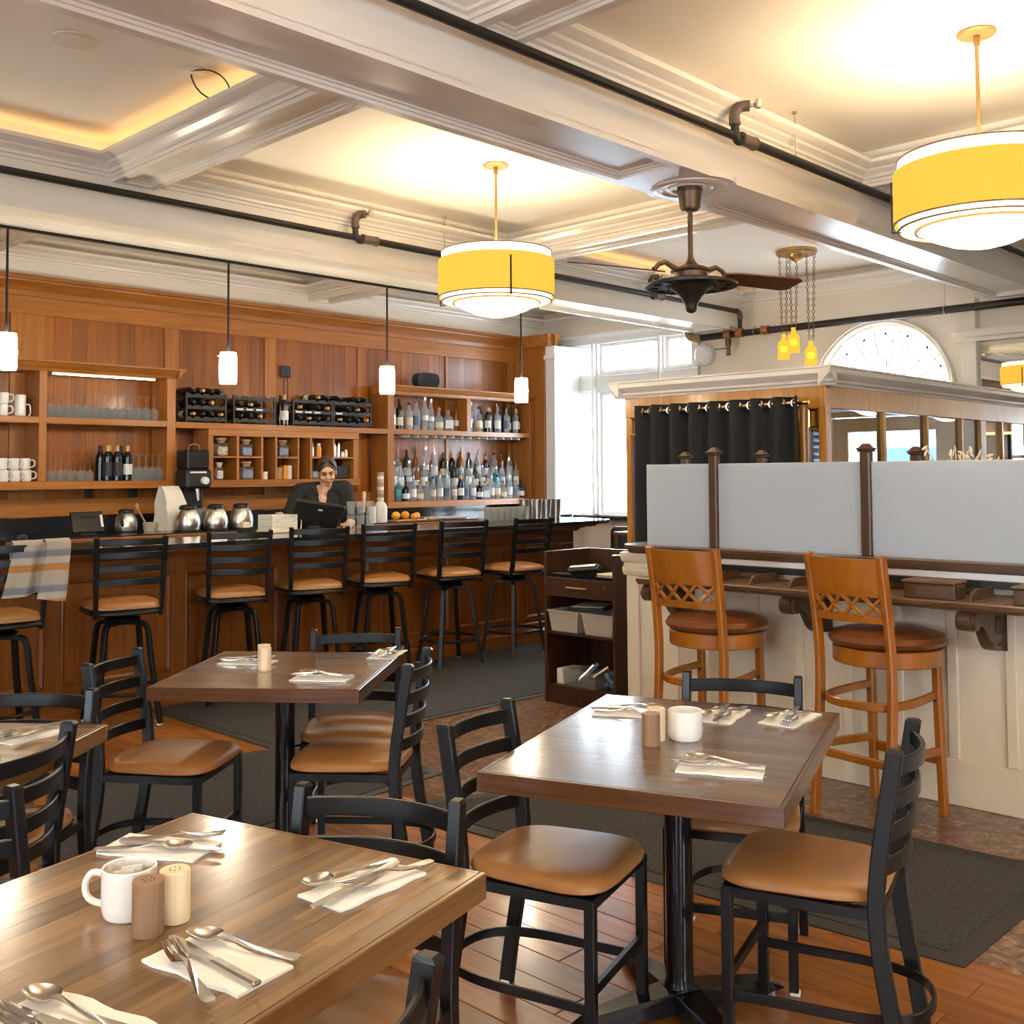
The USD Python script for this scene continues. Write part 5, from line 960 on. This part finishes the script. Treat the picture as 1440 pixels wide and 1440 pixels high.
obj('door_leaf', up_to(prism(sbox(-4.89, .03, -3.75, 2.01).difference(sbox(-4.74, .75, -3.90, 1.88)), .05), 'y-').apply_translation([0, 9.50, 0]), 'brass_wood', dd); obj('glass_pane', bx(-4.74, -3.90, 9.46, 9.466, .75, 1.88), 'window_glass', dd); obj('door_handle', cyl((-4.02+.18, 9.42, .95), (-3.84, 9.42, 1.15), .012, 10), 'brass', dd)
# louvred shutter and small lit lamps seen through the glass
ls = thing('louvred_shutter', 'white louvred shutter seen through the vestibule glass', 'shutter', (-4.86, 8.9, .75)); obj('frame', bx(-.02, .02, -.26, .26, 0, .03), 'white_trim', ls)
for i in range(18): obj('louvre', mv(bx(-.02, .02, -.25, .25, -.003, .003), (0, 0, .06+.062*i), ry=.6), 'white_trim', ls)
for y in (-.26, .25): obj('stile', bx(-.02, .02, y, y+.02, .0, 1.17), 'white_trim', ls)
cu = thing('curtain', 'charcoal curtain with steel eyelets hung across the vestibule opening', 'curtain'); NF, CX0, CX1, CYY = 8, -4.93, -3.565, 6.445
xs = np.linspace(CX0, CX1, 161); wv = lambda x: -.048*math.cos((x-CX0)/(CX1-CX0)*NF*2*PI)
zz = np.linspace(.06, 2.015, 12); G = V([[(x, CYY+wv(x)*(1+.12*math.sin(z*3+x*5))+.006*math.sin(x*60+z*4), z) for x in xs] for z in zz]); K = len(xs); f_ = []
vv = np.concatenate([G.reshape(-1, 3), G.reshape(-1, 3)+[0, .004, 0]])
for i in range(len(zz)-1):
    for j in range(K-1): a, b_, c_, d_ = i*K+j, i*K+j+1, (i+1)*K+j+1, (i+1)*K+j; f_ += [(a, b_, c_), (a, c_, d_), (a+len(G)*K, c_+len(G)*K, b_+len(G)*K), (a+len(G)*K, d_+len(G)*K, c_+len(G)*K)]
obj('cloth', tm(vv, f_), 'curtain_cloth', cu, True)
obj('rod', cyl((CX0-.03, CYY, 1.968), (CX1+.06, CYY, 1.968), .014, 12), 'brass', cu, 40)
for k in range(NF*2):
    x = CX0+(CX1-CX0)*(k+.5)/(NF*2); sgn = 1 if k % 2 == 0 else -1
    tr_ = trimesh.creation.torus(.026, .007, major_sections=18, minor_sections=6); obj('eyelet', mv(tr_, (x, CYY-.004, 1.968), rx=0, ry=PI/2, rz=sgn*.75), 'steel', cu, 40)
# dark furniture beyond the host stand
nc = thing('armchair', 'navy blue upholstered chair behind the host stand', 'chair', (-6.15, 7.72, 0)); obj('seat', bx(-.26, .26, -.26, .26, .25, .48, .05), 'navy', nc); obj('back', bx(-.27, .27, .18, .30, .3, 1.0, .04), 'navy', nc); obj('arm', bx(-.31, -.24, -.24, .28, .25, .68, .03), 'navy', nc); obj('arm', bx(.24, .31, -.24, .28, .25, .68, .03), 'navy', nc)
for sx in (-1, 1):
    for sy_ in (-1, 1): obj('leg', cyl((.22*sx, .22*sy_, 0), (.22*sx, .22*sy_, .26), .018, 8), 'black_metal', nc)
cs_ = thing('side_table', 'small brown wooden table by the vestibule window', 'table', (-5.55, 7.45, 0)); obj('top', bx(-.25, .25, -.25, .25, .97, 1.0, .005), 'walnut_rail', cs_)
for sx in (-1, 1):
    for sy_ in (-1, 1): obj('leg', bx(.22*sx-.02, .22*sx+.02, .22*sy_-.02, .22*sy_+.02, 0, .97), 'walnut_post', cs_)
coat = ball((0, 0, 0), 1, 3, (.17, .15, .30)); coat.vertices += (meshkit.fbm(coat.vertices*9+3, 3)[:, None]-.5)*[.08, .08, .04]
single('coat', mv(coat, (-5.42, 7.02, .62)), 'black_cloth', 'dark crumpled coat heaped beside the vestibule', 'coat', None, True)
single('crate', bx(-5.62, -5.22, 6.84, 7.20, 0, .36, .01), 'black_plastic', 'low black crate under the dark coat', 'crate')
# ================================================================= table settings
TZ = .7503
nap = trimesh.creation.box([.112, .215, 1]).subdivide().subdivide().subdivide(); nv = nap.vertices; nv[:, 2] = np.where(nv[:, 2] > 0, .005, 0); wob = (meshkit.fbm(np.c_[nv[:, :2]*22, np.zeros(len(nv))], 3)-.5); nv[:, 2] += np.where(nv[:, 2] > .002, .004*wob, 0); nv[:, 0] += .003*np.sin(nv[:, 1]*60); nap.vertices = nv
def bend(m, fz): v = m.vertices; v[:, 2] += fz(v[:, 1], v[:, 0]); m.vertices = v; return m
def plate2d(o, th): return prism(Polygon(o).buffer(.0006).segmentize(.004), th)
hand = [(.0035, .0), (.0045, -.03), (.009, -.085), (.0095, -.095), (.006, -.103), (-.006, -.103), (-.0095, -.095), (-.009, -.085), (-.0045, -.03), (-.0035, 0)]
def fork_mesh():
    t = []
    for x in (-.0117, -.0039, .0039, .0117): t.append(sbox(x-.0019, .035, x+.0019, .094))
    neck = Polygon([(-.0136, .053), (-.0136, .036), (-.010, .022), (-.0035, .012), (-.0035, -.002), (.0035, -.002), (.0035, .012), (.010, .022), (.0136, .036), (.0136, .053)])
    p = union_all(t+[neck, Polygon(hand)]).segmentize(.006); m = prism(p, .0022)
    return bend(m, lambda y, x: .010*np.exp(-((y-.005)/.03)**2)*1.2 + np.where(y > .03, (y-.03)*.16, 0) + np.where(y < -.07, (y+.07)*-.03, 0) + .0012)
def knife_mesh():
    bl = Polygon([(-.006, 0), (-.0085, .03), (-.0095, .09), (-.007, .112), (-.001, .122), (.0075, .118), (.0085, .10), (.0075, .03), (.006, 0)]); hd = Polygon([(.006, 0), (.0075, -.012), (.0085, -.09), (.010, -.102), (.006, -.108), (-.006, -.108), (-.010, -.102), (-.0085, -.09), (-.0075, -.012), (-.006, 0)])
    return cat([prism(bl, .0018, .0026), mv(bx(-.008, .008, -.106, .002, .0004, .008, .0032))])
def spoon_mesh():
    a = np.arange(28)*2*PI/28; rings = []
    for k, z in ((.02, .0), (.4, .0012), (.7, .004), (.9, .0078), (1.0, .0105), (1.0, .0117), (.9, .009), (.7, .0052), (.4, .0024), (.02, .0012)): rings.append(np.stack([.0205*k*np.cos(a)*(1-.12*np.sin(a)), .062+.031*k*np.sin(a), np.full(28, z+.0012)], 1))
    h_ = prism(union_all([Polygon(hand), Polygon([(-.0035, -.002), (-.0035, .02), (-.006, .036), (.006, .036), (.0035, .02), (.0035, -.002)])]).segmentize(.006), .0022)
    return cat([grid(rings), bend(h_, lambda y, x: .0105*np.exp(-((y-.03)/.045)**2)+.0012)])
PROTO = {'napkin': (nap, 'napkin', 40), 'fork': (fork_mesh(), 'steel', 35), 'knife': (knife_mesh(), 'steel', 35), 'spoon': (spoon_mesh(), 'steel', 40)}; PP = {}
def put(kind, label, x, y, z, rz, grp):
    if kind not in PP:
        m, mt, sm = PROTO[kind]; t = thing(kind, label, kind, (x, y, z), rz); obj({'napkin': 'folded_paper', 'fork': 'fork_body', 'knife': 'knife_body', 'spoon': 'spoon_body'}[kind], m, mt, t, sm); PP[kind] = t; return t
    return dup(PP[kind], label, (x, y, z), rz, s=1.08 if kind != 'napkin' else 1.0)
def setting(where, x, y, ang, items):
    a = math.radians(ang)-PI/2; put('napkin', f'folded white paper napkin {where}', x, y, TZ, a, None)
    for kind, dx, dy, da, z in items:
        dx, da = -dx, -da
        c, s = math.cos(a), math.sin(a); put(kind, f'steel {kind} on the napkin {where}', x+dx*c-dy*s, y+dx*s+dy*c, TZ+.0085+z, a+math.radians(da), None)
std = [('fork', -.030, .0, 4, .001), ('knife', .002, -.005, -3, .001), ('spoon', .034, .0, -2, .001)]
setting('at the far side of the front table', -2.03, 1.06, 30, [('spoon', -.034, -.01, -14, .001), ('knife', -.008, .02, 0, .001), ('fork', .034, .02, -16, .001)])
setting('at the far right corner of the front table', -1.575, 1.222, 276, [('spoon', -.040, .0, 8, .001), ('knife', .006, .015, -8, .001), ('fork', .030, -.025, 8, .0055)])
setting('in the middle front of the front table', -1.488, .872, 191, [('spoon', -.046, .0, -11, .001), ('knife', .012, -.008, 9, .001), ('fork', .056, .0, 24, .001)])
setting('at the bottom left corner of the front table', -1.475, .640, 195, [('spoon', -.012, .01, 0, .001), ('knife', .022, -.005, -2, .001), ('fork', .050, .0, 4, .001)])
setting('at the far left side of the right table', -2.085, 2.66, 30, std)
setting('behind the white mug on the right table', -1.848, 2.825, 285, [('spoon', -.03, .0, 3, .001), ('knife', .0, .0, -8, .001), ('fork', .030, .0, 6, .001)])
setting('at the far right corner of the right table', -1.672, 2.925, 276, [('spoon', -.03, .0, 3, .001), ('fork', .028, .01, -5, .001), ('knife', .005, .005, -14, .0055)])
setting('at the near side of the right table', -1.52, 2.312, 206, [('spoon', -.032, .0, 5, .001), ('fork', .022, .0, -14, .0055), ('knife', .0, .0, 4, .001)])
setting('at the far left side of the middle table', -3.775, 2.345, 32, std)
setting('at the near side of the middle table', -3.270, 2.345, 216, [('spoon', -.032, .0, 5, .001), ('fork', .026, .0, -16, .0055), ('knife', .0, .0, 4, .001)])
setting('at the far right corner of the middle table', -3.498, 2.84, 304, std)
setting('on the left table', -3.185, 1.265, 286, [('fork', .026, .0, -16, .0055), ('knife', .0, .0, 4, .001), ('spoon', -.03, 0, 0, .001)])
def grinder(label, x, y, mt, rz=0, h=.088):
    t = thing('salt_shaker', label, 'shaker', (x, y, TZ), rz); obj('body', lathe([(.001, 0), (.0245, 0), (.0255, .002), (.0255, h-.002), (.0245, h), (.001, h)], 28), mt, t, 30)
    obj('holes', cat([mv(lathe([(.001, 0), (.0015, 0), (.0015, .0006), (.001, .0006)], 6), (.009*math.cos(a), .009*math.sin(a), h)) for a in np.arange(6)*PI/3]), 'black_plastic', t)
grinder('dark wooden shaker in front of the mug on the front table', -1.672, .853, 'shaker_dark'); grinder('pale wooden shaker beside the dark one on the front table', -1.690, .910, 'shaker_light', .5, .085)
grinder('dark wooden shaker on the right table', -1.798, 2.392, 'shaker_dark'); grinder('pale wooden shaker behind the dark one on the right table', -1.822, 2.448, 'shaker_light', .5, .090)
grinder('pale wooden shaker on the middle table', -3.571, 2.292, 'shaker_light', .2, .088); grinder('pale wooden shaker half hidden behind another on the middle table', -3.615, 2.318, 'shaker_light', .9, .092)
m1 = mug('white mug of sugar packets with its handle to the left on the front table', (-1.770, .868, TZ), math.radians(222), None, False, .046, .083, 'ceramic', 'sugar_mug')
for i in range(7): obj('sugar_packet', mv(bx(-.017, .017, -.0015, .0015, .010, .072), (.002*(i-3), .0075*(i-3), .004*(i % 3)), rz=.3+.05*i), ['paper', 'label_cream', 'tape_white'][i % 3], m1)
m2 = mug('white mug holding sugar packets on the right table', (-1.770, 2.515, TZ), math.radians(135), None, False, .049, .082, 'ceramic', 'sugar_mug')
for i in range(6): obj('sugar_packet', mv(bx(-.017, .017, -.0015, .0015, .010, .068), (.002*(i-3), .0075*(i-3), 0), rz=.3), 'paper', m2)

# ================================================================= the person behind the bar
MF = manifold3d.Manifold
def bone(p, r, q, s):
    return MF.hull(MF.sphere(r, 20).translate(tuple(map(float, p))) + MF.sphere(s, 20).translate(tuple(map(float, q))))
def chainm(js, rs): return [bone(a, r, b, s) for a, r, b, s in zip(js[:-1], rs[:-1], js[1:], rs[1:])]
def finish(parts, length, it=8):
    m = parts[0]
    for p in parts[1:]: m = m + p
    m = m.refine_to_length(length); mm = m.to_mesh(); t = trimesh.Trimesh(mm.vert_properties[:, :3], mm.tri_verts, process=True); trimesh.smoothing.filter_taubin(t, iterations=it); return t
# local frame: facing +y, x to her left ... turned to face the till
P = thing('person', 'person with tied back dark hair and black shirt, looking down at the till', 'person', (-7.47, 5.36, 0), -2.16)
def ell(c, r): return MF.sphere(1.0, 28).scale(tuple(map(float, r))).translate(tuple(map(float, c)))
Lsh, Rsh = V([-.185, .015, 1.395]), V([.185, .015, 1.375])
Lel, Lwr, Lha = V([-.235, .045, 1.10]), V([-.205, .225, 1.105]), V([-.195, .27, 1.098])
Rel, Rwr, Rha = V([.285, .13, 1.15]), V([.18, .34, 1.15]), V([.16, .40, 1.15])
neck0, head = V([-.015, .03, 1.40]), V([-.035, .075, 1.535])
arms = chainm([Lsh, Lel, Lwr], [.050, .040, .026]) + chainm([Rsh, Rel, Rwr], [.050, .040, .026])
torso = [ell((0, .0, 1.22), (.165, .105, .20)), ell((0, 0, 1.02), (.15, .10, .16)), ell((0, -.01, .90), (.165, .11, .14)), bone(neck0-[0, 0, .05], .058, head-[0, .02, .07], .048)] + [bone((s*.03, 0, 1.38), .055, sh, .052) for s, sh in ((-1, Lsh), (1, Rsh))]
legs = [b_ for s in (-1, 1) for b_ in chainm([(s*.09, 0, .88), (s*.095, .01, .48), (s*.10, -.02, .09)], [.085, .056, .042])] + [bone((s*.10, -.04, .045), .04, (s*.11, .13, .03), .03) for s in (-1, 1)]
fingers = []
for wr, ha, dirv, side, up in ((Lwr, Lha, V([.1, .98, -.15]), V([1, -.1, 0]), 1), (Rwr, Rha, V([-.3, .95, 0.]), V([.95, .3, 0]), -1)):
    dirv = dirv/np.linalg.norm(dirv); side = side/np.linalg.norm(side); fingers += [bone(wr, .024, ha, .022)] + [bone(ha+side*.022, .016, ha-side*.022, .016)]
    for k, (o, L) in enumerate(((-.027, .058), (-.009, .068), (.009, .064), (.027, .050))):
        b0 = ha+side*o+dirv*.012; b1 = b0+dirv*L*.55+V([0, 0, -.004]); b2 = b1+dirv*L*.42+V([0, 0, -.014]); fingers += chainm([b0, b1, b2], [.0095, .0085, .0075])
    t0 = ha-dirv*.01+side*.026*up; t1 = t0+side*.022*up+dirv*.022; fingers += chainm([t0, t1, t1+dirv*.024], [.0105, .0095, .008])
tilt = trimesh.transformations.euler_matrix(-.34, .06, .02, 'sxyz')[:3, :3]
def hd(p): return head + tilt @ V(p)
def hell(c, r): return ell((0, 0, 0), r).transform(np.hstack([tilt, hd(c)[:, None]]))
skull = [hell((0, -.012, .028), (.072, .092, .088)), hell((0, .012, -.035), (.058, .075, .078)), hell((0, .052, -.088), (.030, .028, .022)), hell((0, .074, .028), (.050, .020, .025)), bone(hd((0, .082, .018)), .009, hd((0, .102, -.026)), .0125), bone(hd((-.011, .090, -.030)), .008, hd((.011, .090, -.030)), .008)]
skull += [hell((s*.038, .062, -.030), (.024, .022, .022)) for s in (-1, 1)] + [hell((s*.071, -.004, -.010), (.010, .018, .030)) for s in (-1, 1)] + [bone(hd((-.018, .082, -.058)), .007, hd((.018, .082, -.058)), .007)]
body = obj('body', finish(torso+legs+arms+fingers+skull, .012, 6), 'skin', P, True)
obj('hair', finish([hell((0, -.024, .042), (.084, .098, .092)) - hell((0, .092, -.022), (.062, .085, .082)), hell((0, -.115, .01), (.035, .032, .035))] + [bone(hd((s*.028, .055, .112)), .016, hd((s*.076, .012, .03)), .012) for s in (-1, 1)], .010, 5), 'hair', P, True)
for s in (-1, 1):
    obj('eye', mv(ball((0, 0, 0), .0095, 2, (1.25, .7, .75)), hd((s*.029, .0835, .004))), 'eye_dark', P, True)
    obj('eyebrow', tube([hd((s*.014, .095, .024)), hd((s*.03, .093, .029)), hd((s*.046, .080, .023))], .0038, 6), 'hair', P)
obj('lips', finish([bone(hd((-.017, .0855, -.058)), .0062, hd((0, .091, -.056)), .0075), bone(hd((.017, .0855, -.058)), .0062, hd((0, .091, -.056)), .0075), bone(hd((-.012, .087, -.064)), .006, hd((.012, .087, -.064)), .006)], .006, 4), 'lips', P, True)
shirt = [ell((0, .0, 1.22), (.182, .122, .215)), ell((0, .0, 1.03), (.172, .122, .17)), bone((-.06, -.01, 1.395), .062, (.06, -.01, 1.39), .062)] + [bone((s*.03, -.005, 1.385), .070, sh, .068) for s, sh in ((-1, Lsh), (1, Rsh))]
shirt += [bone(Lsh, .068, Lsh*.2+Lel*.8, .064), bone(Rsh, .068, Rsh*.2+Rel*.8, .064)]
vcut = MF.hull(MF.sphere(.004, 8).translate((0., .16, 1.20)) + MF.sphere(.012, 8).translate((-.062, .10, 1.44)) + MF.sphere(.012, 8).translate((.062, .10, 1.44)) + MF.sphere(.012, 8).translate((-.05, .03, 1.47)) + MF.sphere(.012, 8).translate((.05, .03, 1.47)) + MF.sphere(.004, 8).translate((0., .10, 1.20)))
sm_ = shirt[0]
for q in shirt[1:]: sm_ = sm_ + q
obj('shirt', finish([sm_ - vcut - ell((-.01, .03, 1.48), (.066, .066, .055))], .014, 5), 'black_cloth', P, True)
for s in (-1, 1): obj('collar', hull([V(p) for p in ((s*.055, .045, 1.43), (s*.075, .02, 1.445), (s*.070, .075, 1.385), (s*.030, .115, 1.335), (s*.055, .115, 1.345), (s*.085, .075, 1.40), (s*.06, .04, 1.42))]), 'black_cloth', P)
obj('trousers', finish([ell((0, -.01, .92), (.178, .122, .13))] + [b_ for s in (-1, 1) for b_ in chainm([(s*.09, 0, .88), (s*.095, .01, .48), (s*.10, -.02, .10)], [.095, .066, .055])], .02, 4), 'black_cloth', P, True)
for s in (-1, 1): obj('shoe', hull([(s*.10+a*.045, y, z) for a in (-1, 1) for y, z in ((-.09, 0), (-.09, .06), (.05, .075), (.165, .0), (.165, .03))]), 'black_plastic', P)
